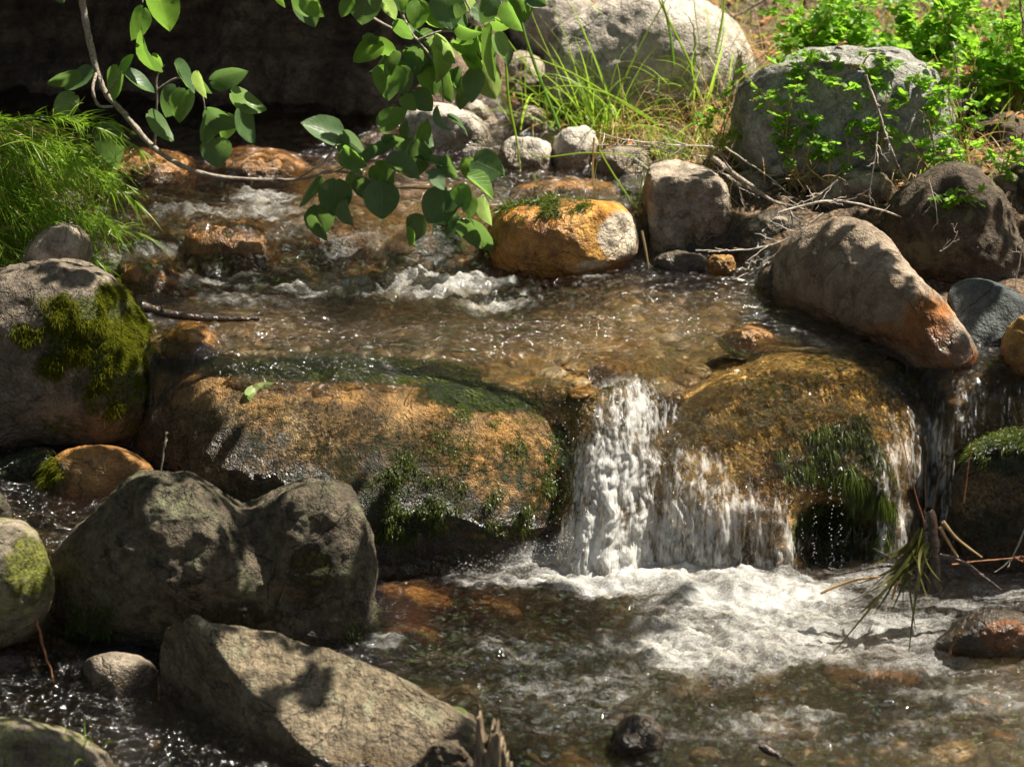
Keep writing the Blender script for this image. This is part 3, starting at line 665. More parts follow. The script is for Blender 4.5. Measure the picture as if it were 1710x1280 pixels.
thin = ((np.maximum(np.maximum(TA, TB), TN) > 0) & (Z - np.maximum(np.maximum(TA, TB), TN) < .016)).astype(float)
# sheet stays under dry boulder faces only where the rock itself rises above it
V = np.stack([Xn, Yn, Z], -1).reshape(-1, 3)
n, m_ = Xg.shape; i = np.arange(n - 1)[:, None] * m_; j = np.arange(m_ - 1)[None]
F = np.stack([i + j, i + j + 1, i + m_ + j + 1, i + m_ + j], -1).reshape(-1, 4)
# water ends where the banks rise
dd = np.maximum(V[:, 0] - np.interp(V[:, 1], _ry, _rx), np.interp(V[:, 1], _ly, _lx) - V[:, 0])
F = F[(dd[F] < .10).any(1)]
onf = ((onfall * steep > .4) & (Xg > .075) & (Xg < .60) & (Z > .03)).ravel(); F = F[~onf[F].all(1)]

mw = M('water'); fo = mw.attr('foam'); fl = mw.attr('fall')
vp = mw.pos((.75, 1.7, 1.)); vf = mw.pos((1, .5, .13))
rp1 = mw.noise(vp, 42, 4, .6, .8); rp2 = mw.noise(vp, 130, 3, .6, .6)
fs1 = mw.noise(vf, 95, 4, .6, .5); fs2 = mw.noise(mw.pos((1, .6, .22)), 260, 3, .6)
h = mw.fmix(fl, mw.math('ADD', rp1, mw.math('MULTIPLY', rp2, .55)), mw.math('ADD', fs1, mw.math('MULTIPLY', fs2, .4)))
nr = mw.bump(h, 1., .016); nrg = mw.bump(h, mw.rng(mw.attr('chop'), 0, 1, .42, 1.), .075)
fr = mw.n('Fresnel', IOR=1.33, Normal=nrg)
tr0 = mw.n('BsdfTransparent', Color=(.95, .90, .78)); rf = mw.n('BsdfRefraction', Color=(.97, .92, .80), IOR=1.33, Roughness=0., Normal=nr); gl = mw.n('BsdfGlossy', Color=(1, 1, 1), Roughness=.09, Normal=nrg)
tr = mw.n('MixShader', i0=mw.math('MULTIPLY_ADD', mw.attr('thin'), -.30, .38), i1=tr0, i2=rf)
clear = mw.n('MixShader', i0=mw.math('MINIMUM', mw.math('MULTIPLY', fr, 1.3), 1.), i1=tr, i2=gl)
bub = mw.noise(mw.pos((1, 1.3, 1)), 300, 3, .7); mid = mw.noise(vp, 26, 6, .68, 1.2); big_ = mw.noise(vp, 8, 3, .6, 1.)
fg = mw.math('ADD', mw.math('MULTIPLY', mw.noise(mw.pos((1, .5, .085)), 120, 5, .68, .6), .62), mw.math('MULTIPLY', mw.noise(mw.pos((1, .5, .3)), 30, 4, .6, 1.2), .42))
tex = mw.math('ADD', mw.math('ADD', mw.math('MULTIPLY', mid, .48), mw.math('MULTIPLY', big_, .24)), mw.math('MULTIPLY', bub, .30))
fp = mw.rng(mw.math('MULTIPLY_ADD', tex, 2.8, mw.math('SUBTRACT', mw.math('MULTIPLY', fo, 1.1), 2.15)), -.1, 1.0, 0, .95, True)
ff = mw.rng(mw.math('MULTIPLY_ADD', mw.math('ADD', mw.math('MULTIPLY', fg, .75), mw.math('MULTIPLY', fs2, .25)), 5.2, mw.math('SUBTRACT', mw.math('MULTIPLY', fo, 1.2), 3.5)), -.1, .6, 0, .93)
fm = mw.fmix(fl, fp, ff)
nf_ = mw.bump(mw.fmix(fl, mw.math('ADD', mw.math('MULTIPLY', bub, .25), mid), mw.math('ADD', fg, mw.math('MULTIPLY', fs2, .15))), .8, .006)
fd = mw.n('BsdfPrincipled', Base__Color=(.84, .84, .82), Roughness=.3, Normal=nf_)
ft = mw.n('BsdfTranslucent', Color=(.96, .96, .94), Normal=nf_)
fsd = mw.n('MixShader', i0=.5, i1=fd, i2=ft)
m_water = mw.done(mw.n('MixShader', i0=fm, i1=clear, i2=fsd))
o = link('stream_water', mesh_np('stream_water', V, F, m_water, attrs={'foam': foam.ravel(), 'fall': (steep * (Yg < 3.6) * ((Xg > .07) | (Z > .05))).ravel(), 'thin': thin.ravel(), 'chop': chop.ravel()})); tag(o, kind='structure')

# the fall itself: a wavy sheet hanging in front of the dome and filling the chute, laid out in (x, height)
BT = BVHTree.FromPolygons(ROCKS['B'][0].tolist(), ROCKS['B'][1].tolist(), all_triangles=True)
xs = np.arange(.055, .66, .0024); zs = np.arange(.36, -.012, -.0022)
Yc = np.full((len(zs), len(xs)), 9.)
tt_ = np.interp(xs, _lipx, _lipt); bb_ = np.interp(xs, _lipx, _lipb)
for jx, x in enumerate(xs):
    for iz, z in enumerate(zs):
        r = BT.ray_cast(Vector((x, 2.5, z)), Vector((0, 1, 0)), 2)
        y = r[0][1] if r[0] else 9.
        if z < Z1:
            u = 1 - (1 - max(z, 0) / Z1) ** (1 / 1.7); y = min(y, bb_[jx] + u * (tt_[jx] - bb_[jx]))
        Yc[iz, jx] = y
Yc = np.minimum.accumulate(Yc, 0)
valid = Yc < 3.6
Yf = gauss1(gauss1(np.where(valid, Yc, 3.45), 3, 0), 3, 1)
Xc, Zc = np.meshgrid(xs, zs)
Ym = np.minimum(Yc, Yf) - .004
hf = np.clip((Z1 + .02 - Zc) / .28, 0, 1)
px, py = to_px(np.stack([Xc, np.minimum(Ym, 3.5), Zc], -1))
chute = gblob(px, py, [(1030, 800, 95, 190)])
st1 = fbm(np.stack([Xc * 55 + .7 * fbm(np.stack([Xc * 20, Zc * 20, 0 * Xc], -1), 2), Zc * 9, 0 * Xc], -1), 4, .6)
st2 = fbm(np.stack([Xc * 45, Zc * 40, 0 * Xc + 5], -1), 4, .6)
st3 = fbm(np.stack([Xc * 130, Zc * 60, 0 * Xc + 5], -1), 3, .6)
Ym = Ym - hf * (.004 + .007 * st1) - chute * (.012 + .004 * st2 + .008 * st1 + .002 * st3)
Xm = Xc - .032 * hf * sstep(.30, .12, Xc) + .006 * hf * fbm(np.stack([Xc * 12, Zc * 16, 0 * Xc + 9], -1), 3)
cf = gblob(px, py, [(1065, 690, 64, 64, 1.0), (1045, 790, 80, 95, 1.04), (1030, 900, 100, 75, 1.12), (1110, 890, 110, 80, 1.0), (1190, 880, 110, 95, .90), (1265, 895, 75, 95, .84), (1130, 790, 100, 50, .74),
                      (1540, 800, 75, 130, .84), (1510, 900, 70, 70, .86), (1600, 700, 50, 50, .66), (1305, 900, 30, 80, .86), (1200, 960, 200, 30, .95)])
V = np.stack([Xm, Ym, Zc], -1).reshape(-1, 3)
n, m_ = Xc.shape; i = np.arange(n - 1)[:, None] * m_; j = np.arange(m_ - 1)[None]
F = np.stack([i + j, i + m_ + j, i + m_ + j + 1, i + j + 1], -1).reshape(-1, 4)
gapc = gblob(px, py, [(1395, 880, 72, 85, 1.2)]) + .25 * fbm(np.stack([Xc * 60, Zc * 8, 0 * Xc], -1), 2)
okv = valid & (gapc < .55) & (Yc < 3.40) & ((cf > .35) | (Xc > .2))
F = F[okv.ravel()[F].all(1)]
FALL = (V, F, cf.ravel())
g = Geo()
def thread(px0, py0, py1, Y, r, n=40):
    t = np.linspace(0, 1, n); P = at(px0 + 6 * fbm(np.stack([t * 3, 0 * t + px0, 0 * t], -1), 2) + 3 * t, py0 + (py1 - py0) * t, Y - .02 * t)
    g.tube(P, r * np.clip(.45 + 2.2 * perlin(np.stack([t * 13, 0 * t + px0 * .37, 0 * t], -1)), .06, 1.6), 6)
for k in range(12):
    p0 = random.uniform(1140, 1325); thread(p0, random.uniform(860, 920), random.uniform(950, 985), 3.222 - random.uniform(0, .012), random.uniform(.0004, .001), 12)
mt_ = M('falling_water'); g1 = mt_.n('BsdfPrincipled', Base__Color=(.8, .8, .8), Roughness=.08); g2 = mt_.n('BsdfTransparent', Color=(.95, .95, .93))
lw = mt_.n('LayerWeight', Blend=.55).outputs['Facing']
m_thr = mt_.done(mt_.n('MixShader', i0=mt_.rng(lw, .2, .9, .15, .8), i1=g2, i2=g1))
mfv, mff, mfc = FALL
o = link('waterfall', mesh_np('waterfall', mfv, mff, m_water, attrs={'foam': mfc, 'fall': np.ones(len(mfv)), 'thin': np.ones(len(mfv)), 'chop': np.full(len(mfv), .6)})); tag(o, kind='structure')
o = g.build('falling_water', m_thr); tag(o, 'thin threads of water falling from the golden dome boulder', 'water', kind='stuff')
# spray
D, Fi = ico(1); Vs, Fs, k = [], [], 0
for q in range(1330):
    if q < 650: pxx = random.gauss(1010, 55); pyy = random.uniform(640, 950); Y = 3.36 - (pyy - 640) / 300 * .13 - random.uniform(0, .03)
    elif q < 1200: pxx = random.uniform(620, 960); pyy = 955 - .35 * max(0, pxx - 800) + random.gauss(0, 9); Y = 3.2
    elif q > 1100: pxx = random.choice([1340, 1358, 1360, 1386, 1389, 1404]) + random.gauss(0, 2.2); pyy = random.uniform(805, 955); Y = 3.225
    else: pxx = random.uniform(1100, 1560); pyy = random.uniform(880, 960); Y = 3.21
    r = random.uniform(.0004, .0010); Vs.append(D * r + at(pxx, pyy, Y)); Fs.append(Fi + k * len(D)); k += 1
o = build('spray', np.concatenate(Vs), np.concatenate(Fs), m_thr); tag(o, 'droplets of spray thrown up around the white chute', 'spray', kind='stuff')

# ------------------------------------------------------------ moss and weed growing on boulders
def tufts(key, blobs, n, L, W, mat, bias=(0, 0, .6), name='moss', droop=.5, clump=True, spread=.7):
    V, F, N, o = ROCKS[key]
    px, py = to_px(V); ok = (N[:, 1] < .6)
    wgt = gblob(px, py, blobs) * ok
    if clump: wgt = wgt * sstep(-.25, .35, fbm(V * 26, 3))
    wgt = np.maximum(wgt - .15, 0); pr = wgt / wgt.sum()
    idx = rng.choice(len(V), n, p=pr)
    B = V[idx] + rng.normal(size=(n, 3)) * .002
    Dn = N[idx] * 1. + np.array(bias) + rng.normal(size=(n, 3)) * spread
    g = Geo(); cl = (.5 + 1.1 * sstep(-.3, .5, fbm(B * 40, 2)))
    g.ribbons(B, Dn, L * rng.uniform(.5, 1.4, n) * cl, W, droop, 3)
    return g.build(name, mat, o)
tufts('M', [(165, 560, 115, 72, 1.5), (205, 640, 70, 50, 1.), (90, 590, 60, 25, 1.)], 60000, .0065, .0011, m_moss, (.1, -.2, .2), spread=.9)
tufts('M', [(60, 590, 30, 20, 1.), (120, 540, 30, 26, 1.), (195, 590, 50, 22, .8), (240, 690, 30, 50, .7)], 4000, .008, .0011, m_moss)
tufts('C', [(905, 345, 75, 18, 1.3)], 6000, .012, .0015, m_algae, (-.5, -.3, -.1))
tufts('B', [(1400, 715, 60, 26, 1.2), (1375, 770, 70, 30, 1.), (1440, 770, 40, 60, 1.3), (1455, 860, 34, 70, 1.2)], 16000, .012, .0009, m_algae, (0, -.2, -1.1), droop=.9, spread=.5)
tufts('A', [(950, 740, 40, 60, .9), (860, 672, 130, 30, 1.2), (640, 616, 280, 26, 1.2)], 20000, .009, .0009, m_algae, (.7, -.2, -.5), droop=.6, spread=.4)
tufts('A', [(650, 900, 160, 60, 1.), (820, 860, 130, 60, .8), (760, 700, 60, 30, .7), (850, 745, 60, 70, .6)], 22000, .0045, .0012, m_algae, (0, -.2, -.6), droop=.6)
tufts('A', [(900, 790, 60, 80, 1.), (800, 720, 90, 40, .8), (720, 800, 120, 60, .6)], 9000, .004, .0012, m_algae, (0, -.2, -.5), droop=.6)
tufts('P', [(610, 1060, 30, 50, 1.), (150, 1050, 60, 60, .9)], 5000, .006, .0012, m_algae, (0, -.2, -.4))
tufts('U', [(1680, 745, 90, 30, 1.)], 6000, .006, .001, m_algae, (-.6, -.3, -.6))
tufts('O', [(70, 800, 40, 40, 1.)], 2500, .012, .0013, m_moss, (-.6, -.3, -.6))

# ------------------------------------------------------------ poplar branches with every leaf a part
def leaf_geo(B, T, wpx_m, roll, curl=.12):
    """broad ovate leaf with pointed tip, B base, T tip, width in metres"""
    ax = T - B; L = np.linalg.norm(ax); ax = ax / L
    view = -(B / np.linalg.norm(B - np.array([0, 0, CAMZ]))) ; view = (np.array([0, 0, CAMZ]) - B); view /= np.linalg.norm(view)
    sd = np.cross(ax, view); sd /= np.linalg.norm(sd) + 1e-9; nn = np.cross(sd, ax)
    sd, nn = sd * math.cos(roll) + nn * math.sin(roll), nn * math.cos(roll) - sd * math.sin(roll)
    nv, nu = 11, 9
    t = np.array([0, .03, .1, .22, .36, .5, .64, .77, .88, .95, 1]); prof = np.array([.08, .27, .42, .52, .54, .51, .45, .345, .21, .095, .0])
    prof = prof / .54 * .5
    u = np.linspace(-1, 1, nu)
    tt, uu = np.meshgrid(t, u, indexing='ij'); hw = prof[:, None] * wpx_m * (1 + .035 * np.sin(tt * 40) * (np.abs(uu) > .9))
    bend = random.uniform(-.5, .5); curl = curl * random.uniform(.3, 2.6) * random.choice((-1, 1, 1))
    P = B + ax * ((tt - .06 * (1 - tt) * np.abs(uu) ** 1.5) * L)[..., None] + sd * (uu * hw)[..., None] \
        + nn * ((np.abs(uu) ** 1.5 * hw * curl * 2) - bend * L * (tt - .5) ** 2 + .01 * L * np.sin(tt * 14 + uu * 5))[..., None]
    i = np.arange(nv - 1)[:, None] * nu; j = np.arange(nu - 1)[None]
    F = np.stack([i + j, i + j + 1, i + nu + j + 1, i + nu + j], -1).reshape(-1, 4)
    uv = np.stack([(uu + 1) / 2, tt], -1).reshape(-1, 2)
    return P.reshape(-1, 3), F, uv
def spline(pts, k=6):
    P = np.array(pts, float); out = []
    for i in range(len(P) - 1):
        p0 = P[max(i - 1, 0)]; p1 = P[i]; p2 = P[i + 1]; p3 = P[min(i + 2, len(P) - 1)]
        for t in np.arange(k) / k:
            out.append(.5 * ((2 * p1) + (-p0 + p2) * t + (2 * p0 - 5 * p1 + 4 * p2 - p3) * t * t + (-p0 + 3 * p1 - 3 * p2 + p3) * t ** 3))
    out.append(P[-1]); return np.array(out)
def poplar(label, stems, leaves, nodes, Y0):
    """stems: [(list of px,py,Y,r)], leaves: (bx,by,tx,ty,w,kind)"""
    top = at(*stems[0][0][:3])
    e = empty('poplar_branch', top, label, 'branch', 'poplar branches hanging over the stream')
    g = Geo()
    for s in stems:
        S = spline(s); g.tube(at(S[:, 0], S[:, 1], S[:, 2]), S[:, 3], 8, .10)
    g.build('stem', m_bark, e)
    for q, (bx, by, tx, ty, w, kd) in enumerate(leaves):
        Y = Y0 + random.uniform(-.05, .05)
        nd = min(nodes, key=lambda c: (c[0] - bx) ** 2 + (c[1] - by) ** 2 + (c[2] - Y) ** 2 * 1e4)
        B = at(bx, by, Y); T = at(tx, ty, Y + random.uniform(-.012, .012))
        wm = w / FPX * Y; L = np.linalg.norm(T - B); wt = max(wm, L * .78); roll = math.acos(min(1, wm / wt)) * random.choice((-1, 1))
        Vv, Ff, uv = leaf_geo(B, T, wt, roll)
        gg = Geo(); gg.add(Vv, Ff, uv)
        lf = gg.build('leaf', m_leafy if kd == 2 else m_fresh if kd == 1 else m_leaf, e)
        N0 = at(*nd); mid = (N0 + B) / 2 + np.array([0, 0, .012])
        gp = Geo(); gp.tube(spline([tuple(N0), tuple(mid), tuple(B), tuple(B + (T - B) * .04)], 4), .0009, 5)
        gp.build('petiole', m_petiole, lf)
    return e
def fixchild(): pass
L1 = [(128, 120, 78, 142, 28, 0), (157, 124, 108, 150, 30, 0), (122, 158, 92, 206, 38, 2), (182, 207, 190, 283, 52, 0), (200, 112, 192, 170, 28, 1), (207, 120, 226, 92, 16, 1), (205, 128, 256, 160, 20, 0),
      (264, 118, 230, 50, 14, 1), (262, 88, 272, 116, 12, 1), (292, 148, 274, 198, 44, 0), (312, 152, 300, 206, 42, 1), (288, 108, 322, 158, 20, 0), (330, 120, 345, 165, 18, 2), (352, 130, 414, 115, 36, 0),
      (384, 160, 443, 188, 36, 1), (345, 186, 402, 214, 34, 0), (396, 182, 422, 240, 36, 0), (360, 230, 362, 280, 54, 0), (350, 190, 340, 240, 36, 0), (245, 192, 288, 238, 30, 0), (378, 190, 372, 236, 34, 1)]
L2 = [(570, 230, 502, 204, 46, 0), (636, 212, 682, 184, 38, 1), (572, 224, 612, 262, 40, 0), (572, 250, 612, 280, 36, 1), (625, 262, 668, 240, 22, 0), (692, 234, 686, 300, 60, 0), (698, 232, 714, 198, 26, 1),
      (642, 222, 690, 240, 20, 0), (698, 215, 722, 256, 16, 0), (625, 275, 656, 312, 42, 1), (636, 304, 638, 367, 62, 0), (602, 296, 606, 330, 34, 0), (562, 302, 556, 363, 58, 0), (530, 342, 537, 393, 52, 0),
      (532, 295, 500, 346, 18, 0), (576, 334, 590, 377, 26, 0), (748, 318, 714, 372, 62, 0), (792, 268, 842, 292, 56, 0), (784, 264, 780, 300, 30, 1), (782, 294, 825, 333, 22, 1), (806, 330, 820, 378, 24, 2),
      (680, 362, 698, 412, 38, 0), (752, 358, 740, 418, 52, 0), (762, 360, 768, 418, 26, 0), (778, 364, 824, 419, 42, 0), (746, 280, 690, 264, 14, 0), (740, 262, 762, 300, 30, 0), (765, 310, 780, 350, 36, 1),
      (775, 322, 738, 352, 34, 0), (645, 270, 700, 300, 36, 0), (590, 280, 575, 320, 26, 2), (718, 286, 742, 318, 26, 0), (618, 240, 600, 275, 22, 0)]
L3 = [(505, -8, 526, 46, 46, 0), (488, -12, 512, 30, 30, 1), (632, 66, 588, 102, 38, 1), (612, -14, 604, 44, 56, 0), (668, -18, 691, 24, 46, 0), (742, -12, 754, 50, 58, 0), (783, -6, 778, 20, 26, 2), (790, 14, 826, 36, 30, 0),
      (812, 34, 862, 46, 22, 1), (862, -16, 876, 38, 46, 1), (846, 4, 873, 54, 28, 1), (880, -10, 912, 10, 30, 0), (650, 110, 648, 167, 56, 1), (668, 112, 676, 160, 40, 0), (704, 80, 684, 130, 48, 0), (655, 84, 640, 128, 22, 0),
      (730, 78, 734, 140, 32, 2), (732, 56, 764, 104, 30, 2), (714, 110, 726, 160, 44, 1), (762, 66, 794, 106, 34, 1), (806, 48, 822, 138, 26, 1), (800, 106, 828, 166, 54, 2), (826, 58, 844, 100, 28, 2), (790, 116, 786, 172, 38, 0),
      (770, 126, 764, 182, 34, 0), (692, 152, 722, 186, 38, 0), (745, 120, 756, 172, 30, 1), (728, 180, 750, 219, 13, 0), (700, 2, 694, 50, 40, 1), (706, 30, 760, 46, 28, 1), (762, 44, 806, 58, 22, 1), (620, 72, 664, 92, 30, 1),
      (700, 60, 742, 84, 26, 1), (660, 36, 690, 66, 24, 1), (835, 76, 850, 112, 22, 0), (722, 6, 770, 20, 30, 0), (820, -6, 800, 40, 36, 0), (586, 0, 570, 30, 26, 1), (780, 90, 800, 130, 26, 1), (640, 0, 660, 34, 24, 2)]
L4 = [(238, 14, 218, 68, 34, 1), (262, -14, 283, 54, 54, 1), (252, -10, 300, 22, 34, 0), (92, -24, 106, 6, 26, 0)]
Yb = 3.80
for LL in (L2, L3, L1):
    for q in list(LL):
        if random.random() < (.5 if LL is L3 else .25):
            k_ = random.uniform(.6, .9); ox, oy = random.uniform(-24, 24), random.uniform(-14, 22); dx, dy = (q[2] - q[0]) * k_ + random.uniform(-16, 16), (q[3] - q[1]) * k_
            LL.append((q[0] + ox, q[1] + oy, q[0] + ox + dx, q[1] + oy + dy, q[4] * k_ * random.uniform(.5, 1), random.choice([0, 0, 1])))
poplar('long curving branch from the top left with a leafy end over the riffle', [
    [(128, -60, 3.86, .006), (140, 20, 3.85, .0058), (150, 70, 3.84, .0055), (162, 118, 3.83, .005), (178, 158, 3.82, .0048), (208, 190, 3.82, .0048), (250, 240, 3.81, .0045), (300, 275, 3.8, .004), (360, 294, 3.8, .0035), (440, 300, 3.8, .003), (510, 298, 3.8, .0024), (545, 285, 3.8, .0015)],
    [(162, 118, 3.83, .003), (155, 150, 3.80, .0026), (165, 176, 3.80, .0024), (188, 178, 3.81, .0022)],
    [(178, 158, 3.82, .0022), (190, 140, 3.80, .0016), (204, 120, 3.8, .001)], [(258, 248, 3.81, .002), (262, 170, 3.79, .0016), (262, 130, 3.79, .0014), (275, 108, 3.79, .001)],
    [(262, 150, 3.79, .0016), (300, 130, 3.78, .0016), (335, 155, 3.78, .0014), (342, 182, 3.78, .001)], [(545, 285, 3.8, .002), (590, 290, 3.8, .0018), (650, 312, 3.8, .0017), (700, 314, 3.8, .0016), (760, 318, 3.8, .0012), (775, 310, 3.8, .0008)],
    [(540, 290, 3.8, .0016), (575, 280, 3.79, .0013), (610, 250, 3.79, .001), (618, 236, 3.79, .0008)], [(500, 296, 3.8, .0018), (540, 270, 3.8, .0013), (565, 235, 3.8, .001)]],
    L1 + L2, [(163, 122, 3.83), (204, 122, 3.8), (275, 110, 3.79), (342, 180, 3.78), (196, 170, 3.82), (545, 285, 3.8), (618, 238, 3.79), (565, 240, 3.8), (650, 312, 3.8), (700, 314, 3.8), (772, 312, 3.8), (700, 240, 3.79), (742, 272, 3.8)], Yb)
poplar('dense leafy branch tip hanging in from the top middle', [
    [(640, -60, 3.86, .004), (660, -10, 3.85, .0034), (674, 30, 3.84, .003), (690, 60, 3.83, .0025), (700, 70, 3.82, .002), (735, 120, 3.8, .0015), (740, 170, 3.8, .001)],
    [(590, 10, 3.84, .0022), (640, 40, 3.83, .0022), (690, 64, 3.82, .002)], [(760, -30, 3.85, .0022), (790, 30, 3.83, .002), (775, 58, 3.82, .0014)], [(700, 66, 3.82, .002), (740, 52, 3.82, .0018), (790, 56, 3.82, .0015), (815, 40, 3.82, .001)],
    [(860, -30, 3.85, .002), (840, 0, 3.84, .0016), (815, 40, 3.82, .001)]],
    L3, [(690, 62, 3.82), (700, 72, 3.82), (785, 56, 3.82), (815, 42, 3.82), (674, 20, 3.84), (740, 150, 3.8), (590, -6, 3.84), (842, 0, 3.84)], 3.81)
poplar('few leaves on a thin shoot dangling at the top left edge of the frame', [[(245, -70, 3.86, .0022), (240, -20, 3.85, .0015), (238, 5, 3.84, .0008)], [(110, -70, 3.86, .0018), (98, -30, 3.85, .001)]], L4, [(238, 0, 3.84), (250, -30, 3.85), (96, -34, 3.85)], 3.84)

# ------------------------------------------------------------ grasses
def clump(name, label, cat, pts, mat, n, L, W, dirs, droop, group=None, jit=.02, segs=8, spread=.35, front=None):
    g = Geo()
    for (bx, by, Y) in pts:
        B = at(bx, by, Y) + rng.normal(size=(n, 3)) * jit
        D = np.array(dirs, float) + rng.normal(size=(n, 3)) * spread
        g.ribbons(B, D, L * rng.uniform(.45, 1.2, n), W * rng.uniform(.6, 1.2, n), droop * rng.uniform(.5, 1.5, n), segs, sway=rng.normal(size=(n, 3)) * .12)
    o = g.build(name, mat); tag(o, label, cat, group); return o
# horsetail mass at the left: many fine drooping stems
def horsetail():
    e = empty('horsetail', at(-40, 330, 3.9), 'bright green feathery horsetail mass drooping over the water at the left edge', 'plant')
    stems, needles = Geo(), Geo()
    for q in range(130):
        bx = random.uniform(-170, 40); by = random.uniform(190, 440); Y = random.uniform(3.72, 3.98)
        B = at(bx, by, Y); Ls = random.uniform(.10, .24); d = np.array([1., random.uniform(-.5, .1), random.uniform(-.15, .5)]); d /= np.linalg.norm(d)
        t = np.linspace(0, 1, 10); C = B + d * (Ls * t)[:, None]; C[:, 2] -= Ls * random.uniform(.25, .7) * t ** 2
        stems.tube(C, .0011 * (1 - .6 * t), 5)
        T = np.gradient(C, axis=0); T /= np.linalg.norm(T, axis=1)[:, None]
        k = rng.integers(1, 10, 70); B2 = C[k] + (C[np.minimum(k + 1, 9)] - C[k]) * rng.uniform(0, 1, (70, 1))
        D2 = T[k] * 1.2 + rng.normal(size=(70, 3)) * .85
        needles.ribbons(B2, D2, rng.uniform(.015, .06, 70), .0017, rng.uniform(.1, .7, 70), 4)
    dead = Geo(); n_ = 260; B = at(rng.uniform(-150, 60, n_), rng.uniform(200, 430, n_), rng.uniform(3.72, 3.95, n_)); D = np.array([1., -.3, -.2]) + rng.normal(size=(n_, 3)) * .5
    dead.ribbons(B, D, rng.uniform(.04, .16, n_), .0016, rng.uniform(.2, .8, n_), 6)
    stems.build('stem', m_horse, e); needles.build('foliage', m_horse, e); dead.build('dry_blades', m_straw, e)
horsetail()
GR = 'grass clumps on the far bank'
def sedge(label, bx, by, Y, n, L, W, blades=()):
    e = empty('grass_clump', at(bx, by, Y), label, 'grass', GR)
    g = Geo(); B = at(bx, by, Y) + rng.normal(size=(n, 3)) * np.array([.025, .02, .005])
    D = np.array([0, -.1, 1.]) + rng.normal(size=(n, 3)) * np.array([.55, .35, .15])
    g.ribbons(B, D, L * rng.uniform(.4, 1.2, n), W * rng.uniform(.6, 1.3, n), rng.uniform(.1, .8, n), 9, sway=rng.normal(size=(n, 3)) * .15)
    g.build('blades', m_grass, e)
    gd = Geo(); k = n // 2; B = at(bx, by, Y) + rng.normal(size=(k, 3)) * np.array([.03, .02, .005]); D = np.array([0, -.2, .8]) + rng.normal(size=(k, 3)) * .6
    gd.ribbons(B, D, L * rng.uniform(.2, .7, k), W * .6, rng.uniform(.3, 1.2, k), 7); gd.build('dry_blades', m_straw, e)
sedge('tall sedge clump with long arching blades in front of the huge pale boulder', 1010, 235, 4.27, 80, .34, .0030)
sedge('bright sedge tuft growing behind the bleached pair of stones', 925, 215, 4.32, 40, .26, .0032)
sedge('sedge clump rooted beside the blue-grey boulder with blades reaching the top', 1175, 190, 4.36, 60, .34, .0030)
sedge('low straggly grass tuft above the squared block', 1130, 262, 4.14, 55, .16, .0024)
sedge('short yellow-green tuft between the squared block and the blue-grey boulder', 1205, 250, 4.10, 40, .14, .0024)
# individually placed long blades
def blade(name, label, pts, w, mat, Y):
    S = spline([(a, b, Y + (c if len(p) > 2 else 0)) for p in pts for (a, b, c) in [tuple(p) + (0,) * (3 - len(p))]], 6)
    P = at(S[:, 0], S[:, 1], S[:, 2]); T = np.gradient(P, axis=0); sd_ = np.cross(T, np.array([0, 1., .3])); sd_ /= np.linalg.norm(sd_, axis=1)[:, None] + 1e-9
    t = np.linspace(0, 1, len(P)); wd = w * np.minimum(1, 1.3 * (1 - t) ** .5 + .05)
    up = np.cross(sd_, T); up /= np.linalg.norm(up, axis=1)[:, None] + 1e-9
    V = np.stack([P - sd_ * wd[:, None] / 2, P + up * (w * .25), P + sd_ * wd[:, None] / 2], 1).reshape(-1, 3)
    i = np.arange(len(P) - 1)[:, None] * 3 + np.array([[0, 1]]); F = np.stack([i, i + 1, i + 4, i + 3], -1).reshape(-1, 4)
    o = build(name, V, F, mat); tag(o, label, 'grass', 'long single grass blades on the far bank', 'thing'); return o
bl = [([(935, 215), (905, 140), (880, 70), (868, 20)], .006, 'thick bright blade rising left of the huge pale boulder', 4.2, m_fresh),
      ([(1160, 120), (1130, 60), (1105, 10), (1085, -40)], .004, 'upright blade crossing the top of the huge pale boulder', 4.3, m_grass),
      ([(1100, 210), (1020, 160), (950, 120), (880, 95), (850, 110)], .0035, 'long blade arching left across the face of the huge pale boulder', 4.2, m_grass),
      ([(1090, 200), (1010, 155), (930, 145), (870, 180)], .0035, 'lower blade arching left below the long arching one', 4.18, m_grass),
      ([(992, 230), (990, 300), (1002, 340), (1030, 375), (1034, 410)], .0035, 'pale blade drooping onto the orange boulder', 3.98, m_straw),
      ([(1000, 250), (1030, 300), (1070, 360), (1086, 400)], .003, 'blade drooping to the dark gap left of the squared block', 3.97, m_grass),
      ([(1072, 385), (1078, 415), (1084, 450)], .004, 'yellow blade standing in the water by the orange boulder', 3.80, m_straw),
      ([(845, 110), (850, 170), (862, 230), (870, 290)], .0045, 'blue-green blade hanging beside the pale back-lit leaf', 4.05, m_grass),
      ([(1060, 260), (980, 255), (900, 262), (870, 240)], .0025, 'thin blade lying over the bleached pair', 4.02, m_grass),
      ([(888, 290), (900, 305), (917, 319)], .003, 'short yellow blade fallen at the foot of the bleached pair', 4.05, m_fresh),
      ([(1195, 90), (1205, 40), (1212, -20)], .005, 'broad blade standing right of the huge pale boulder', 4.3, m_grass),
      ([(1125, 110), (1118, 50), (1100, -20)], .005, 'broad blade bending left over the top of the huge pale boulder', 4.3, m_fresh)]
for pts, w_, lab, Y, mt in bl: blade('long_grass', lab, pts, w_, mt, Y)
# small tuft bottom left
g = Geo(); B = at(120, 1255, 2.62) + rng.normal(size=(26, 3)) * np.array([.018, .01, .003]); D = np.array([.1, 0, 1.]) + rng.normal(size=(26, 3)) * .45
g.ribbons(B, D, rng.uniform(.03, .07, 26), .0022, rng.uniform(.3, 1.1, 26), 7)
o = g.build('grass_tuft', m_horse); tag(o, 'small bright green tuft on the mottled boulder in the bottom left corner', 'grass', None, 'thing')

